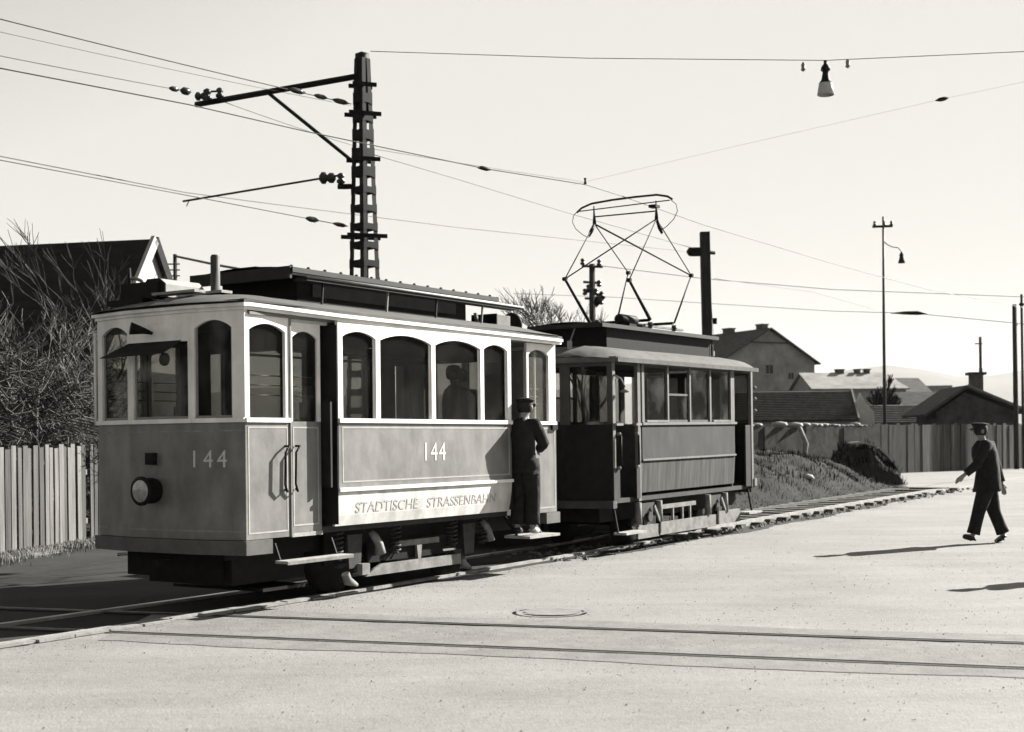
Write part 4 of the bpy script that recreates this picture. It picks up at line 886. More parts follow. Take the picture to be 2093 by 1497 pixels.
def person(loc, rz, label, J, facing, cap, coat_w, cloth=CLOTH, shoes=(None, None), hands=True, group=None, mirror=None):
    """J: joints in local coordinates; facing = unit vector of the face"""
    P = empty('person', loc, rz, label=label, cat='person', group=group)
    F = Vector(facing).normalized(); Z = Vector((0, 0, 1)); S = F.cross(Z).normalized()
    j = {k_: Vector(v_) for k_, v_ in J.items()}
    V = [j['pelvis'], j['waist'], j['chest'], j['neck'], j['head0'], j['head'], j['crown']]; E_ = [(i, i + 1) for i in range(6)]
    Rr = [.10, .09, .10, .045, .058, (.080, .070), .05]
    def limb(root_i, names, rs):
        p_ = root_i
        for n_, r_ in zip(names, rs): V.append(j[n_]); E_.append((p_, len(V) - 1)); Rr.append(r_); p_ = len(V) - 1
    for s_ in 'ab':
        limb(2, ['sho' + s_, 'elb' + s_, 'wri' + s_], [.045, .038, .026]); limb(0, ['hip' + s_, 'kne' + s_, 'ank' + s_, 'toe' + s_], [.075, .05, .036, .028])
    for s_ in 'ab':   # hands join the body mesh at the wrists
        wi = [i for i, v_ in enumerate(V) if v_ == j['wri' + s_]][0]
        d = (j['wri' + s_] - j['elb' + s_]).normalized(); side = S if abs(d.dot(S)) < .8 else F
        hv, he, hr = hand_chain(j['wri' + s_] + d * .02, d, F if abs(d.z) > .7 else Z, 1.0, .5)
        b0 = len(V); V += hv; E_ += [(a_ + b0, c_ + b0) for a_, c_ in he] + [(wi, b0)]; Rr += hr
    skin('body', [tuple(v_) for v_ in V], E_, Rr, SKIN, P, 2)
    body = [o_ for o_ in P.children if o_.name.startswith('body')][0]
    H = j['head']
    # face details: nose, ears, eyes, mouth
    fm = MB(); nb = H + F * .085 + Vector((0, 0, -.01)); fm.prism([nb + S * .012, nb - S * .012, nb + Vector((0, 0, .045))], F * .022)
    for q in (-1, 1): fm.lathe(tuple(H + S * .082 * q - F * .01 + Vector((0, 0, -.005))), [(.01, -.03), (.022, -.01), (.022, .015), (.01, .03)], 8)
    fm.build('nose_and_ears', SKIN, P)
    em = MB()
    for q in (-1, 1): em.lathe(tuple(H + F * .078 + S * .03 * q + Vector((0, 0, .022))), [(.003, -.007), (.011, 0), (.003, .007)], 8)
    c0 = H + F * .082 + Vector((0, 0, -.05)); em.bar(tuple(c0 - S * .022), tuple(c0 + S * .022), .006, .006); em.build('eyes_and_mouth', HAIR, P)
    hm = MB(); b_ = H - F * .018 + Vector((0, 0, .0)); hm.lathe(tuple(b_), [(.060, -.065), (.084, -.04), (.094, .0), (.094, .05), (.07, .095), (.03, .108)], 16); hm.build('hair', HAIR, P)
    # coat: torso loft with sleeves, trousers with a cylinder of cloth per leg
    cm = MB(); rings = [(j['hem'], .235, .17), (j['pelvis'], .20, .155), (j['waist'], .18, .14), (j['chest'], .205, .15), (j['chest'].lerp(j['neck'], .55), .20, .13), (j['chest'].lerp(j['neck'], .8), .12, .10), (j['neck'] + Vector((0, 0, .0)), .066, .066)]
    N = 18; vs = []
    for c_, a_, b_ in rings:
        for k_ in range(N):
            t = 2 * math.pi * k_ / N; q_ = coat_w * (1 + .035 * math.sin(7 * t + c_.z * 9) * (1 if c_.z < j['chest'].z else 0)); vs.append(c_ + S * a_ * q_ * math.cos(t) + F * b_ * q_ * math.sin(t) + Vector((0, 0, .01 * math.sin(5 * t))))
    cm.add(vs, [(i_ * N + k_, i_ * N + (k_ + 1) % N, (i_ + 1) * N + (k_ + 1) % N, (i_ + 1) * N + k_) for i_ in range(len(rings) - 1) for k_ in range(N)], True)
    cm.add(vs[:N], [tuple(range(N))]); cm.add(vs[-N:], [tuple(range(N))])
    for s_ in 'ab':
        sh, el, wr = j['sho' + s_], j['elb' + s_], j['wri' + s_]; inn = sh.lerp(j['chest'].lerp(j['neck'], .4), .35)
        cm.tube([inn, sh, sh.lerp(el, .35), sh.lerp(el, .8), el, el.lerp(wr, .2), el.lerp(wr, .6), el.lerp(wr, .93)], [.085, .092, .08, .068, .066, .064, .058, .056], 14)
    cm.build('coat', cloth, P)
    tm = MB()
    for s_ in 'ab':
        h_, k_, a_ = j['hip' + s_], j['kne' + s_], j['ank' + s_]
        tm.tube([h_ + Vector((0, 0, .1)), h_, h_.lerp(k_, .5), h_.lerp(k_, .9), k_, k_.lerp(a_, .15), k_.lerp(a_, .6), a_.lerp(k_, .10)], [.11, .125, .108, .094, .09, .088, .086, .092], 16)
    tm.build('trousers', cloth, P)
    # collar
    n_ = j['neck']; MB().lathe(tuple(n_ + Vector((0, 0, -.05))), [(.075, 0), (.062, .05), (.055, .05), (.065, 0)], 14).build('collar', SHIRT, P)
    # shoes
    for s_, sm in zip('ab', shoes):
        a_, t_ = j['ank' + s_], j['toe' + s_]; d = (t_ - a_); d2 = Vector((d.x, d.y, 0)).normalized() if Vector((d.x, d.y, 0)).length > .01 else F
        heel = a_ - d.normalized() * .045 + Vector((0, 0, -.055)) if 'heel' + s_ not in j else j['heel' + s_]
        skin('shoe', [tuple(heel), tuple(a_.lerp(t_, .45) + Vector((0, 0, -.02))), tuple(t_), tuple(a_ + Vector((0, 0, -.01)))], [(0, 1), (1, 2), (0, 3), (1, 3)], [.042, .045, .036, .048], sm or SHOE, P, 2, root=1)
    # cap
    top = j['crown']
    if cap == 'flat':
        MB().lathe(tuple(H + Vector((0, 0, .055)) - F * .01), [(.094, .0), (.100, .012), (.116, .022), (.112, .038), (.08, .052), (.03, .058)], 20).build('cap', cloth, P)
    elif cap == 'peaked':
        MB().lathe(tuple(H + Vector((0, 0, .055))), [(.092, .0), (.094, .02), (.112, .036), (.110, .048), (.07, .060), (.02, .062)], 20).build('cap', cloth, P)
    if cap:
        b_ = H + F * .07 + Vector((0, 0, .045)); v_ = []
        for i in range(9):
            t = -1 + i / 4; v_.append(b_ + S * .085 * t + F * (.075 * (1 - t * t)) + Vector((0, 0, -.022 * (1 - t * t))))
        MB().prism(v_, (0, 0, .008)).build('cap_peak', cloth, P)
    return P
# walking man (local +X = image right; he walks to the left)
wj = dict(pelvis=(0, 0, .88), waist=(0, 0, 1.05), chest=(-.04, 0, 1.28), neck=(-.065, 0, 1.47), head0=(-.085, 0, 1.52), head=(-.105, 0, 1.60), crown=(-.10, 0, 1.67), hem=(.0, 0, .76),
    shoa=(-.06, -.17, 1.40), elba=(-.21, -.23, 1.13), wria=(-.36, -.20, 1.00), shob=(.07, .17, 1.39), elbb=(.18, .20, 1.10), wrib=(.24, .17, .86),
    hipa=(-.03, -.08, .84), knea=(-.15, -.09, .48), anka=(-.24, -.10, .13), toea=(-.38, -.12, .14), heela=(-.20, -.10, .055),
    hipb=(.03, .09, .84), kneb=(.11, .09, .46), ankb=(.24, .09, .13), toeb=(.11, .09, .035), heelb=(.27, .09, .10))
person((6.66, 19.2, gz(19.2) - .022), R(-4), 'man in a dark uniform and cap striding across the pale road', wj, (-1, -.15, -.08), 'peaked', 1.1, CLOTH2)
# man on the tram step: local +X rearwards, origin on the step
bj = dict(pelvis=(-.02, 0, .83), waist=(-.05, 0, .98), chest=(-.08, 0, 1.17), neck=(-.02, 0, 1.36), head0=(.01, 0, 1.41), head=(.04, 0, 1.49), crown=(.04, 0, 1.56), hem=(-.03, 0, .72),
    shoa=(-.04, -.16, 1.29), elba=(.10, -.20, 1.07), wria=(.24, -.06, 1.01), shob=(-.06, .16, 1.29), elbb=(.08, .20, 1.08), wrib=(.24, .16, 1.02),
    hipa=(-.02, -.08, .80), knea=(.03, -.09, .44), anka=(.02, -.08, .10), toea=(.16, -.09, .045), hipb=(-.02, .08, .80), kneb=(.0, .08, .43), ankb=(-.06, .08, .10), toeb=(.06, .09, .045))
p0 = W(4.42, -1.13); person((p0.x, p0.y,   .03 + .425), rzA, 'man in dark coat and flat cap on the rear step of car 144', bj, (1, -.12, -.12), 'flat', .9, CLOTH, (SHOEP, None))
# a third pedestrian whose shadow reaches into the view at the right edge
person((7.15, 15.42, gz(15.4) - .022), R(-8), 'person walking beyond the right edge whose shadow lies on the road', wj, (-1, -.15, -.08), 'flat', 1.0, CLOTH)
# passengers standing inside car 144
pj = dict(pelvis=(0, 0, .88), waist=(0, 0, 1.03), chest=(0, 0, 1.26), neck=(0, 0, 1.45), head0=(0, 0, 1.5), head=(.01, 0, 1.58), crown=(.01, 0, 1.65), hem=(0, 0, .76),
    shoa=(0, -.17, 1.38), elba=(.02, -.22, 1.1), wria=(.1, -.2, .88), shob=(0, .17, 1.38), elbb=(.02, .22, 1.1), wrib=(.1, .2, .88),
    hipa=(0, -.09, .84), knea=(0, -.09, .46), anka=(0, -.09, .1), toea=(.14, -.09, .045), hipb=(0, .09, .84), kneb=(0, .09, .46), ankb=(0, .09, .1), toeb=(.14, .09, .045))
sj = dict(pj); 
for s_, y in (('a', -.1), ('b', .1)): sj.update({'hip' + s_: (0, y, .45), 'kne' + s_: (.42, y, .47), 'ank' + s_: (.42, y, .1), 'toe' + s_: (.56, y, .045), 'sho' + s_: (0, y * 1.7, .96), 'elb' + s_: (.05, y * 2.1, .7), 'wri' + s_: (.25, y * 1.4, .62)})
sj.update(pelvis=(0, 0, .47), waist=(-.01, 0, .62), chest=(-.01, 0, .84), neck=(0, 0, 1.03), head0=(0, 0, 1.08), head=(.01, 0, 1.16), crown=(.01, 0, 1.23), hem=(.05, 0, .47))
p1 = W(3.85, -.55); person((p1.x, p1.y, .75), rzA - R(60), 'passenger seen behind the rearmost saloon window of car 144', pj, (1, 0, 0), None, 1.0, mat('grey_coat', .12, .9, .2, 9))
p1 = W(4.55, -.15); person((p1.x, p1.y, .75), rzA - R(100), 'bareheaded figure inside the open rear doorway of car 144', pj, (1, 0, 0), None, 1.0, CLOTH)

# ------------------------------------------------------------------ grass bank behind the trams
GR = mat('bank_grass', .014, 1, .6, 1.2, bump=.7, bscale=14, v2=.03)
def bank_H(q):
    k = ((0, .86), (22.6, .86), (24.6, .58), (25.8, .30), (26.9, .0), (99, 0))
    for (a, x), (b, y) in zip(k[:-1], k[1:]):
        if a <= q <= b: return x + (y - x) * (q - a) / (b - a)
    return 0
def bank_h(s, d):     # s along the track, d metres beyond its left edge
    up = max(0, min(1, d / 1.9)); up = up * (2 - up)
    n_ = .10 * math.sin(s * 1.7 + d * .8) + .06 * math.sin(s * 4.1 - d * 2.3)
    return bank_H(s - 1.1 * max(0, d - .2)) * up * (1 + n_)
mb = MB(); NS, ND = 110, 40
def bank_pt(s, d): p = G(s, cy(min(s, 26)) + .95 + d); return Vector((p.x, p.y, p.z + .012 + bank_h(s, d)))
for i in range(NS + 1):
    for k in range(ND + 1):
        d = 9 * (k / ND) ** 1.3; s = 7 + (19.7 + 1.15 * d) * i / NS
        p = bank_pt(s, d); mb.v.append((p.x, p.y, p.z + random.uniform(-.03, .03) * min(1, d)))
for i in range(NS):
    for k in range(ND): mb.f.append([i * (ND + 1) + k, i * (ND + 1) + k + 1, (i + 1) * (ND + 1) + k + 1, (i + 1) * (ND + 1) + k]); mb.sm.append(True)
bank = mb.build('grass_bank', GR, kind='structure')
TUFT = mat('dry_grass', .005, 1, .6, .9, v2=.018)
mb = MB()
def blade(mb, p, h, lean, a):
    w_ = h * .06; dx, dy = math.cos(a), math.sin(a); t = Vector(p) + Vector((dx * lean, dy * lean, h)); s_ = Vector((-dy * w_, dx * w_, 0)); m_ = Vector(p) + Vector((dx * lean * .35, dy * lean * .35, h * .6))
    mb.add([Vector(p) - s_, Vector(p) + s_, m_ + s_ * .7, m_ - s_ * .7, t], [(0, 1, 2, 3), (3, 2, 4)])
for i in range(30000):
    d = 8.5 * random.random() ** 1.3; s = 9 + (17.7 + 1.1 * d) * random.random() ** .8
    h = random.uniform(.02, .10) * (1 if d > .4 else .6) * (1 + .8 * math.sin(s * 2.1 + d * 3) ** 4); p = bank_pt(s, d - .04); blade(mb, p, h, random.uniform(0, h * 1.3), random.uniform(0, 6.28))
mb.build('grass', TUFT, kind='stuff')
# dark heap on the bank with a pale ragged edge
hp = empty('rubble_heap', (9.75, 38.2, gz(38)), label='dark heap with a pale slanting top board before the fence', cat='heap')
mb = MB(); nx, ny = 26, 16; vs = []
for a in range(nx + 1):
    for b in range(ny + 1):
        x = -1.0 + 2.0 * a / nx; y = -.8 + 1.6 * b / ny; e = max(0, 1 - (x / 1.0) ** 2) ** .55 * max(0, 1 - (y / .8) ** 2) ** .5
        vs.append((x, y, e * (1.05 - .24 * x + .08 * math.sin(x * 9) + .07 * math.sin(y * 11 + x * 5) + random.uniform(-.04, .04))))
mb.add(vs, [(a * (ny + 1) + b, (a + 1) * (ny + 1) + b, (a + 1) * (ny + 1) + b + 1, a * (ny + 1) + b + 1) for a in range(nx) for b in range(ny)]); hw = MB()
for i in range(1500):
    v_ = Vector(random.choice(vs)) + Vector((random.uniform(-.04, .04), random.uniform(-.05, .05), -.03))
    h = random.uniform(.06, .26); blade(hw, v_, h, random.uniform(0, h), random.uniform(0, 6.28))
hw.build('weeds', TUFT, hp, kind='stuff')
hpo = mb.build('heap', mat('heap_earth', .03, 1, .6, 3, bump=.8, bscale=9), hp)
for a_, b_ in (((-.45, 1.16), (-.1, 1.18)), ((-.02, 1.17), (.35, 1.05)), ((.38, 1.02), (.66, .76)), ((.66, .74), (.92, .40))): MB().bar((a_[0], -.25, a_[1]), (b_[0], -.20, b_[1]), .26, .05).build('pale_board', PALEBOARD, hp)
tube('slanted_post', mat('grey_trunk', .22, .9, .3, 6), None, [(8.03, 38, .6), (8.16, 38, 1.4), (8.02, 38.2, 1.85)], .07, 8); props(bpy.data.objects['slanted_post'], 'short leaning grey stake between the bank and the dark wall', 'post')
st = MB(); P_ = G(21.3, cy(21.3) + 1.6); 
st.lathe((P_.x, P_.y, P_.z + bank_h(21.3, .6)), [(.02, .0), (.16, .04), (.12, .12), (.02, .15)], 7); st.build('pale_stone', PALEBOARD, label='single pale stone lying low on the grass bank', cat='stone')

# ------------------------------------------------------------------ far fence and wall on the right
FENCE = mat('dark_fence', .055, .95, .45, 3, streak=(3, 3, .3), v2=.11); FENCE2 = mat('grey_fence', .11, .95, .35, 3, streak=(3, 3, .3), v2=.17)
F0, F1 = Vector((12.94, 48.9, .25)), Vector((20.6, 55.4, .25)); fu = (F1 - F0).normalized(); fn = Vector((fu.y, -fu.x, 0))
fe = empty('board_fence', (0, 0, 0), label='long dark board fence across the road behind the walking man', cat='fence')
for i in range(70):
    t = -.1 + i * .235
    a = F0 + fu * t; h = 1.78 + random.uniform(-.05, .05); d = random.uniform(-.015, .015)
    v = [a + fn * d, a + fu * .225 + fn * d, a + fu * .225 + fn * d + Vector((0, 0, h + random.uniform(-.02, .02))), a + fn * d + Vector((0, 0, h))]
    MB().prism(v, fn * .03).build('board', FENCE2 if (12 < i < 18 or 36 < i) else FENCE, fe)
for z in (.4, 1.4): MB().bar(F0 - fn * .04 + Vector((0, 0, z)), F0 + fu * 16.4 - fn * .04 + Vector((0, 0, z)), .05, .1).build('fence_rail', FENCE, fe)
WL = mat('dark_wall', .05, .95, .45, 2, bump=.6, bscale=5, v2=.09)
wl = empty('garden_wall', (0, 0, 0), label='dark rough wall topped with pale stones, beyond the grass bank', cat='wall')
A0 = Vector((3.2, 40.7, .1)); A1 = Vector((12.9, 48.8, .1)); wu = (A1 - A0).normalized(); wn = Vector((wu.y, -wu.x, 0)); Lw = (A1 - A0).length
for i in range(12):
    t0, t1 = Lw * i / 12, Lw * (i + 1) / 12 - .015; h = 1.85 + random.uniform(-.04, .04); d = random.uniform(-.03, .03)
    a, b = A0 + wu * t0 + wn * d, A0 + wu * t1 + wn * d
    MB().prism([a, b, b + Vector((0, 0, h)), a + Vector((0, 0, h))], wn * .25).build('wall_section', WL, wl)
for i in range(30):
    t = 4.6 + i * .26 + random.uniform(-.1, .1); a = A0 + wu * t; z = 1.84 + random.uniform(0, .05); s_ = random.choice((.35, .5, .8, 1.0, 1.3)) * (1.3 if 8 < i < 15 else .9)
    MB().lathe(tuple(a + wn * .12 + Vector((0, 0, z))), [(.08 * s_, 0), (.17 * s_, .03), (.15 * s_, .07 * s_), (.05, .09 * s_)], 5 + i % 3).build('coping_stone', PALEBOARD if i % 4 else mat('grey_stone', .15, .9, .3, 6), wl)

# ------------------------------------------------------------------ buildings on the right
TILE = mat('shed_tiles', .075, .9, .35, 4, bump=.3, bscale=20, v2=.12); VERGE = mat('pale_verge', .42, .8, .2, 4); PLAST = mat('plaster_grey', .34, .95, .25, 1.2, v2=.42)
PLASTD = mat('plaster_dark', .30, .95, .3, 1.0, v2=.40); RTD = mat('old_roof', .05, .9, .35, 3, v2=.09); WIN = mat('dark_window', .02, .3, .3, 3)
CHIM = mat('chimney_brick', .10, .9, .3, 6)
def tiled(name_p, parent, x0, x1, y, z0, z1, run, rows):
    for i in range(rows):
        t0, t1 = i / rows, (i + 1.12) / rows; ya, yb = y + run * t0, y + run * t1; za, zb = z0 + (z1 - z0) * t0, z0 + (z1 - z0) * t1
        e = random.uniform(-.006, .006); MB().prism([(x0, ya, za + e), (x0, yb, zb - .02), (x0, yb, zb - .06), (x0, ya, za - .05)], (x1 - x0, 0, 0)).build('tile_row', TILE, parent)
def house(name, loc, rz, label, Wd, L, he, hr, wall, roof, over=.3, hip=0, chims=(), wins=(), gw=(), cat='house', gablewall=None, tiles=0, verge=None):
    """ridge along local X (length L), width Wd along Y; near side -Y, gable end at +X"""
    H_ = empty(name, loc, rz, label=label, cat=cat); y = Wd / 2; x = L / 2
    box('wall', wall, H_, -x, x, -y, y, 0, he)
    hx = hip
    for sx in (-1, 1):
        MB().prism([(sx * (x - .02), -y, he), (sx * (x - .02), y, he), (sx * (x - .02), 0, hr - .05)], (-sx * .2, 0, 0)).build('gable_wall', gablewall or wall, H_)
    sl = (hr - he) / y
    for sy in (-1, 1):
        o_ = over
        v = [(-x - o_, sy * (y + o_), he - sl * o_), (x + o_, sy * (y + o_), he - sl * o_), (x + o_ - hx, 0, hr), (-x - o_, 0, hr)]
        mbr = MB(); n_ = Vector((0, sy * sl, 1)).normalized()
        mbr.prism(v, n_ * .10); r_ = mbr.build('roof', roof, H_)
        if sy < 0 and tiles:
            for i in range(tiles):
                t0, t1 = i / tiles, (i + .75) / tiles
                q = [Vector(v[0]).lerp(Vector(v[3]), t0), Vector(v[1]).lerp(Vector(v[2]), t0), Vector(v[1]).lerp(Vector(v[2]), t1), Vector(v[0]).lerp(Vector(v[3]), t1)]
                q = [p_ + n_ * .1 for p_ in q]; q[0] += n_ * .05; q[1] += n_ * .05
                MB().add(q + [q[0] - n_ * .06, q[1] - n_ * .06], [(0, 1, 2, 3), (4, 5, 1, 0)]).build('tile_row', TILE, r_)
    if verge:
        for sy in (-1, 1): MB().bar((x + over + .02, sy * (y + over), he - sl * over + .06), (x + over + .02, 0, hr + .06), .08, .22).build('verge_board', verge if sy < 0 or tiles else roof, H_)
    for (cx_, cy_, w_, h_) in chims:
        c_ = box('chimney', CHIM, H_, cx_ - w_ / 2, cx_ + w_ / 2, cy_ - .3, cy_ + .3, he, hr + h_); box('chimney_cap', RTD, c_, cx_ - w_ / 2 - .06, cx_ + w_ / 2 + .06, cy_ - .36, cy_ + .36, hr + h_, hr + h_ + .08)
    for (wx, wz, ww, wh) in wins:     # on the near side wall
        f_ = box('window', PLAST, H_, wx - ww / 2 - .08, wx + ww / 2 + .08, -y - .04, -y, wz - .08, wz + wh + .08); box('pane', WIN, f_, wx - ww / 2, wx - .03, -y - .05, -y - .042, wz, wz + wh); box('pane', WIN, f_, wx + .03, wx + ww / 2, -y - .05, -y - .042, wz, wz + wh)
    for (wy, wz, ww, wh) in gw:       # on the +X gable
        f_ = box('window', PLAST, H_, x, x + .04, wy - ww / 2 - .08, wy + ww / 2 + .08, wz - .08, wz + wh + .08); box('pane', WIN, f_, x + .042, x + .05, wy - ww / 2, wy - .03, wz, wz + wh); box('pane', WIN, f_, x + .042, x + .05, wy + .03, wy + ww / 2, wz, wz + wh)
    return H_
# big gabled house: local +X (gable end) turned towards the viewer and to the right
bh = house('gabled_house', (17.7, 116, .2), R(-62), 'large plastered house with a steep curved gable and two chimneys', 9.4, 13, 7.6, 10.2, PLASTD, RTD, .35,
    chims=((1.5, -.2, .9, .35), (5.4, .2, .8, .4)), gw=((-2.6, 3.6, .9, 1.4), (0, 3.6, .9, 1.4), (2.6, 3.6, .9, 1.4), (0, 6.6, .7, .7), (2.2, 6.2, .5, .5), (-2.2, 6.2, .5, .5)), gablewall=PLASTD)
MB().bar((6.56, -2.0, 9.1), (6.56, 2.0, 9.1), .12, .1).build('gable_band', RTD, bh)
rh = house('row_house', (24.2, 99, .2), R(4), 'low plastered row house with three small chimneys, right of the large gabled house', 6, 6.6, 4.8, 6.0, PLAST, PLASTD, .2,
    chims=((-.5, 0, .5, .25), (.8, 0, .3, .25), (1.5, 0, .3, .25)), wins=((-2.5, 2.4, .8, 1.2), (0, 2.4, .8, 1.2), (2.2, 2.4, .8, 1.2)), hip=.9)
s1 = house('tiled_shed', (12.8, 63.6, .25), R(-4), 'long low shed whose striped tile roof ends in a pale gable, behind the dark wall', 3.4, 5.6, 2.15, 3.42, PLAST, TILE, .12, tiles=17, verge=VERGE, cat='shed')
s2 = house('tiled_shed', (18.9, 64.5, .25), R(-3), 'smaller striped tile roof between the lamp post and the dark hut', 3.0, 4.2, 1.95, 2.75, PLAST, TILE, .1, tiles=10, verge=None, cat='shed')
MB().bar((-2.2, -1.55, 1.9), (-2.25, 0, 2.75), .3, .16).build('verge_board', VERGE, s2)
gw_ = MB().prism([(15.45, 62.2, .3), (16.55, 62.2, .3), (16.45, 62.2, 2.75), (16.1, 62.2, 3.1), (15.85, 62.2, 3.6), (15.7, 62.2, 3.2)], (0, .3, 0)).build('gable_wall_end', mat('lit_tone_plaster', .7, .9, .2, 2), label='plastered wall stub with a sunlit tone in its colour beside the striped shed roof', cat='wall')  # plaster albedo raised to imitate sun on this shaded face
dk = empty('dark_hut', (19.4, 58.6, .25), R(-3), label='small dark gabled hut with a brick chimney behind the fence', cat='hut')
MB().prism([(-1.2, 0, 0), (2.15, 0, 0), (2.15, 0, 2.35), (0, 0, 3.2), (-1.2, 0, 2.4)], (0, 3.6, 0)).build('wall', mat('hut_wall', .06, .9, .5, 2, v2=.12), dk)
for q in ([(-1.75, -.3, 2.18), (0, -.3, 3.38), (0, -.3, 3.50), (-1.8, -.3, 2.28)], [(0, -.3, 3.38), (2.55, -.3, 2.26), (2.6, -.3, 2.36), (0, -.3, 3.50)]): MB().prism(q, (0, 4.2, 0)).build('roof', RTD, dk)
MB().bar((.02, -.32, 3.5), (2.6, -.32, 2.37), .05, .09).build('verge_board', mat('grey_verge', .2, .9, .2, 5), dk)
c_ = box('chimney', CHIM, dk, .62, 1.12, 1.2, 1.7, 2.6, 4.0); box('chimney_cap', RTD, c_, .50, 1.24, 1.1, 1.8, 4.0, 4.12)
box('chimney_pot', CHIM, c_, 1.0, 1.12, 1.3, 1.45, 4.12, 4.3)
fh = []
for (x, Y, rz, Wd, L, he, hr, ch, lb) in ((26.5, 100, 20, 6, 7, 3.6, 5.6, ((0, 0, .6, .3),), 'dim house with a sloping roof just right of the lamp post'),
        (31, 112, -15, 7, 9, 3.2, 5.4, ((1, 0, .6, .3),), 'far house roof left of the dark hut chimney'),
        (35, 130, 10, 8, 12, 3.6, 5.6, ((0, 0, .8, .3),), 'long pale far house right of the dark hut chimney'),
        (43, 150, 5, 9, 16, 3.4, 6.0, (), 'faint far roofline at the right edge under the hills'),
        (26, 84, -5, 5, 5, 2.8, 4.0, (), 'grey lean roof low behind the dark hut')):
    house('far_house', (x, Y, .25), R(rz), lb, Wd, L, he, hr, PLASTD, RTD if Y < 120 else PLASTD, .3, chims=ch, wins=((-1.5, 1.6, .8, 1), (1.5, 1.6, .8, 1)))

# ------------------------------------------------------------------ trees and shrubs
def tree(name, loc, label, H_, spread, seed, m=BARK, levels=5, trunk_r=.12, lean=(0, 0), start=.35, cat='tree', twr=.006, fork=3):
    rnd = random.Random(seed); T0 = empty(name, loc, label=label, cat=cat); tk, cr = MB(), MB()
    def grow(p, d, L, r, lv, mb):
        n_ = 4; pts = [p]; rs = [r]; q = p.copy(); dd = d.copy()
        for i in range(n_):
            dd = (dd + Vector((rnd.uniform(-1, 1), rnd.uniform(-1, 1), rnd.uniform(-.5, .9))) * .16).normalized(); q = q + dd * (L / n_); pts.append(q.copy()); rs.append(r * (1 - .4 * (i + 1) / n_))
        mb.tube(pts, rs, 7 if lv > levels - 2 else 4 if lv > 1 else 3, cap=False)
        if lv <= 0: return
        for k in range(fork if lv > 1 else fork + 1):
            i = rnd.choice([2, 3, 4]) if k else 4; a = rnd.uniform(0, 6.28); sp_ = rnd.uniform(.35, 1.0) * spread
            nd = (dd + Vector((math.cos(a), math.sin(a), rnd.uniform(-.15, .5))) * sp_).normalized()
            grow(pts[i], nd, L * rnd.uniform(.6, .82), max(twr, rs[i] * rnd.uniform(.5, .72)), lv - 1, cr)
    grow(Vector((0, 0, -.05)), Vector((lean[0], lean[1], 1)).normalized(), H_ * start, trunk_r, levels, tk)
    tk.build('trunk', m, T0); cr.build('crown', m, T0); return T0
tree('bare_tree', (-7.55, 22.6, gz(22)), 'bare fruit tree with a forked pale trunk before the house, nearest the tram', 5.2, 1.1, 3, BARK, 5, .14, (-.1, 0), .30, twr=.007)
tree('bare_tree', (-8.7, 24.0, gz(24)), 'bare tree with pale branches in front of the dark roof at the far left', 5.0, 1.0, 14, BARK, 5, .14, (.12, 0), .31, twr=.007)
tree('bare_tree', (-7.6, 25.2, gz(25)), 'dark bare tree whose twigs rise over the house ridge', 5.9, .8, 27, BARKD, 5, .11, (.0, 0), .32, twr=.007)
tree('bare_tree', (1.75, 36, gz(36)), 'bare tree seen above the roof gap between both trams', 6.6, .85, 5, BARKD, 6, .14, (.05, 0), .30, twr=.008)
tree('bare_tree', (17.75, 66, .25), 'small dark dense tree between the two striped shed roofs', 3.5, .42, 8, mat('dark_twigs', .02, 1, .3, 3), 5, .12, (0, 0), .42, twr=.03, fork=4)
for i, (x, Y, h, lb) in enumerate(((-7.9, 20.6, 1.9, 'tangled bare shrub rising behind the pale fence'), (-7.0, 21.6, 2.1, 'dense bare shrub between the fence and the tram front'), (-9.0, 21.8, 2.6, 'bare shrub at the left edge above the fence'), (-8.6, 25.0, 3.0, 'high bare brush in front of the house wall'), (-7.2, 25.8, 3.0, 'bare brush beside the lower gable end of the house'))):
    tree('bare_shrub', (x, Y, gz(Y)), lb, h, 1.1, 40 + i, BARK if i % 2 == 0 else mat('bark_mid', .07, .9, .3, 3), 4, .05, (0, 0), .33, cat='shrub', twr=.006, fork=4)

mb = MB(); rr = random.Random(5)
for i in range(5200):      # tangled bare undergrowth behind the fence
    Y = rr.uniform(20.6, 26.8); x = -Y * rr.uniform(.285, .40); hgt = (2.5 + .5 * math.sin(x * 2.3) + .35 * math.sin(x * 5 + Y)) * rr.random() ** .7
    
    if x > -7.05 + (Y - 18.65) * .2025 - .9: continue
    p = Vector((x, Y, gz(Y) + hgt * .98)); d = Vector((rr.uniform(-1, 1), rr.uniform(-1, 1), rr.uniform(-.25, .8))).normalized(); L = rr.uniform(.25, .8); q = p + d * L * .5 + Vector((rr.uniform(-.06, .06), 0, rr.uniform(-.06, .06)))
    mb.tube([p, q, p + d * L], [.011, .008, .004], 3, cap=False)
mb.build('undergrowth', mat('brush_twigs', .035, 1, .6, 1.5, v2=.17), kind='stuff')
# ------------------------------------------------------------------ left: house, fence, stacked boards
LH = MB; 
ax = Vector((-7.12, 28, 0)); rdir = Vector((-.978, .21, 0)); hL = 15; cen = ax + rdir * (hL / 2)
lh = house('dark_roof_house', (cen.x, cen.y, gz(28)), math.atan2(-rdir.y, -rdir.x), 'old house with a big steep dark roof and pale gable end behind the bare trees', 4.2, hL - .4, 2.9, 5.55, mat('old_wall', .10, .95, .4, 1.5), mat('steep_roof', .017, .9, .4, 2, streak=(1, 4, 4), bump=.4, bscale=10), .04, verge=mat('white_verge', .4, .8, .15, 4), gablewall=mat('pale_gable', .42, .85, .35, 3, streak=(1, 6, .5)), wins=((4, 1.0, .7, 1.1), (1.5, 1.0, .7, 1.1), (-1, 1.0, .7, 1.1)))
fl = empty('picket_fence', (0, 0, 0), label='weathered pale board fence at the left beside the tram front', cat='fence')
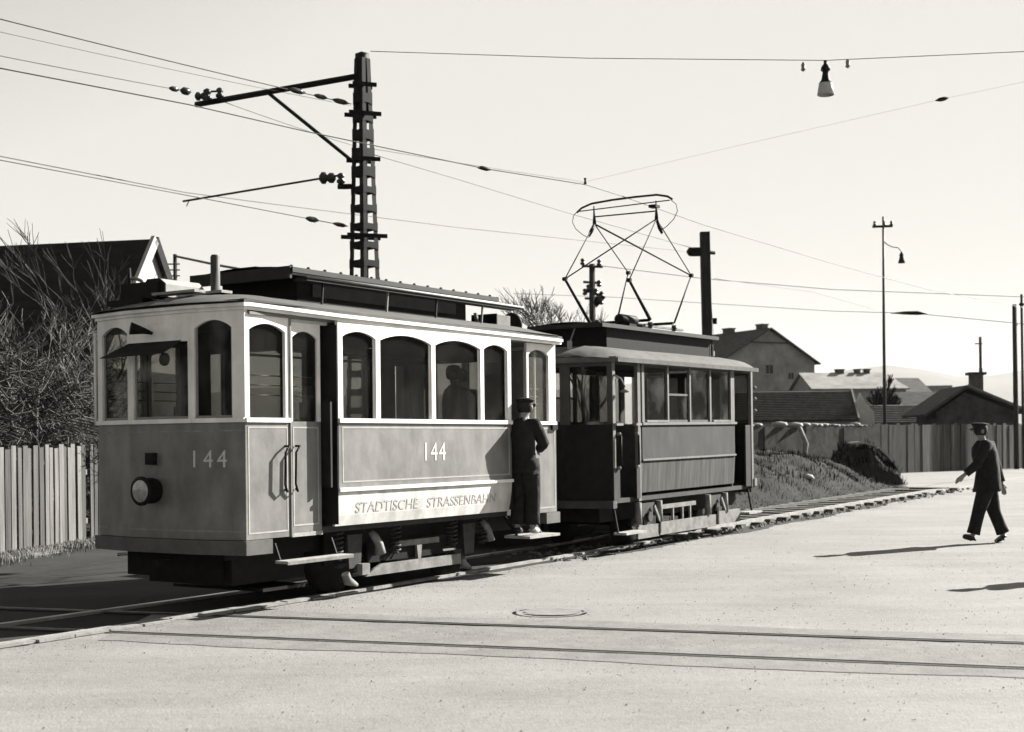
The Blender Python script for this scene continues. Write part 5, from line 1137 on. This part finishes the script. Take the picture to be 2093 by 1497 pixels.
PLK = [mat('plank_dark', .07, .9, .4, 3, streak=(4, 4, .3), bump=.4, bscale=20), mat('plank_pale', .17, .9, .35, 3, streak=(4, 4, .3), bump=.4, bscale=20), mat('plank_grey', .10, .9, .35, 3, streak=(4, 4, .3), bump=.4, bscale=20)]
Q0, Q1 = Vector((-7.05, 18.65, 0)), Vector((-6.25, 22.6, 0)); qu = (Q1 - Q0).normalized(); qn = Vector((qu.y, -qu.x, 0))
i = 0; t = -1.2
while t < 5.2:
    wd = random.uniform(.085, .135); a = Q0 + qu * t; z0 = gz(a.y) + .05
    if not (2.35 < t < 2.5):
        h = 1.44 + random.uniform(-.03, .03); d = random.uniform(-.012, .012); a = a + qn * d; a.z = z0; ln_ = random.uniform(-.01, .01)
        MB().prism([a, a + qu * wd, a + qu * (wd + ln_) + Vector((0, 0, h)), a + qu * ln_ + Vector((0, 0, h + random.uniform(-.01, .01)))], qn * .02).build('picket', PLK[random.choice((1, 1, 1, 2, 2, 0))], fl)
    t += wd + random.uniform(.015, .05); i += 1
for z in (.4, 1.15): MB().bar(Q0 - qu * 1.2 - qn * .04 + Vector((0, 0, z)), Q1 + qu * 1.0 - qn * .04 + Vector((0, 0, z)), .05, .08).build('fence_rail', PLK[1], fl)
for t in (0, 2.42, 4.8): MB().bar(Q0 + qu * t - qn * .1, Q0 + qu * t - qn * .1 + Vector((0, 0, 1.6)), .1, .1).build('fence_post', BARKD, fl)
sb = empty('board_stack', (-6.6, 22.2, 0), label='stack of pale loose boards leaning above the fence next to the tram', cat='boards')
for k in range(6): MB().bar((-.75 + .05 * k, .1 * k, 1.86 + .035 * k), (.35 + .04 * k, .1 * k, 1.62 + .03 * k), .12, .025).build('board', PLK[1], sb)
lb2 = empty('board_stack', (-8.4, 21.6, 0), label='few pale boards lying at the left edge above the fence', cat='boards')
for k in range(4): MB().bar((-.6, .1 * k, 1.80 + .04 * k), (.5, .1 * k, 1.68 + .04 * k), .12, .025).build('board', PLK[1], lb2)
# pale trampled grass verge at the fence foot
mb = MB()
for i in range(6000):
    t = random.uniform(-3, 4.2); d = abs(random.gauss(0, .28)); a = Q0 + qu * t + qn * (d + .05); h = random.uniform(.03, .11); blade(mb, (a.x, a.y, gz(a.y)), h, random.uniform(0, h), random.uniform(0, 6.28))
mb.build('grass', mat('pale_grass', .22, 1, .4, 2), kind='stuff')
mb = MB(); N = 60
for i in range(N + 1):
    t = -6 + 11 * i / N; a = Q0 + qu * t; w_ = .45 + .15 * math.sin(t * 3) + random.uniform(-.08, .08)
    for d, z in ((-.3, .03), (.1, .05), (w_ * .7, .03), (w_, -.01)): p = a + qn * d; mb.v.append((p.x, p.y, gz(p.y) + z))
for i in range(N):
    for k in range(3): mb.f.append([i * 4 + k, (i + 1) * 4 + k, (i + 1) * 4 + k + 1, i * 4 + k + 1]); mb.sm.append(True)
mb.build('grass_verge', mat('verge_dirt', .17, .95, .5, 3, bump=.6, bscale=15), kind='structure')

# ------------------------------------------------------------------ thin distant haze
hz = MB().box(-6800, 6800, -250, 8800, -4, 300).build('haze', mat('haze_dummy', .5), kind='stuff')
hm_ = bpy.data.materials.new('haze_air'); hm_.use_nodes = True; n = hm_.node_tree.nodes; n.clear()
pv = n.new('ShaderNodeVolumePrincipled'); pv.inputs['Density'].default_value = .00006; pv.inputs['Color'].default_value = (.8, .79, .77, 1); pv.inputs['Anisotropy'].default_value = .2
ou = n.new('ShaderNodeOutputMaterial'); hm_.node_tree.links.new(pv.outputs[0], ou.inputs['Volume']); hz.data.materials.clear(); hz.data.materials.append(hm_)
sc.cycles.volume_bounces = 0
sc.cycles.max_bounces = 8; sc.cycles.transparent_max_bounces = 24
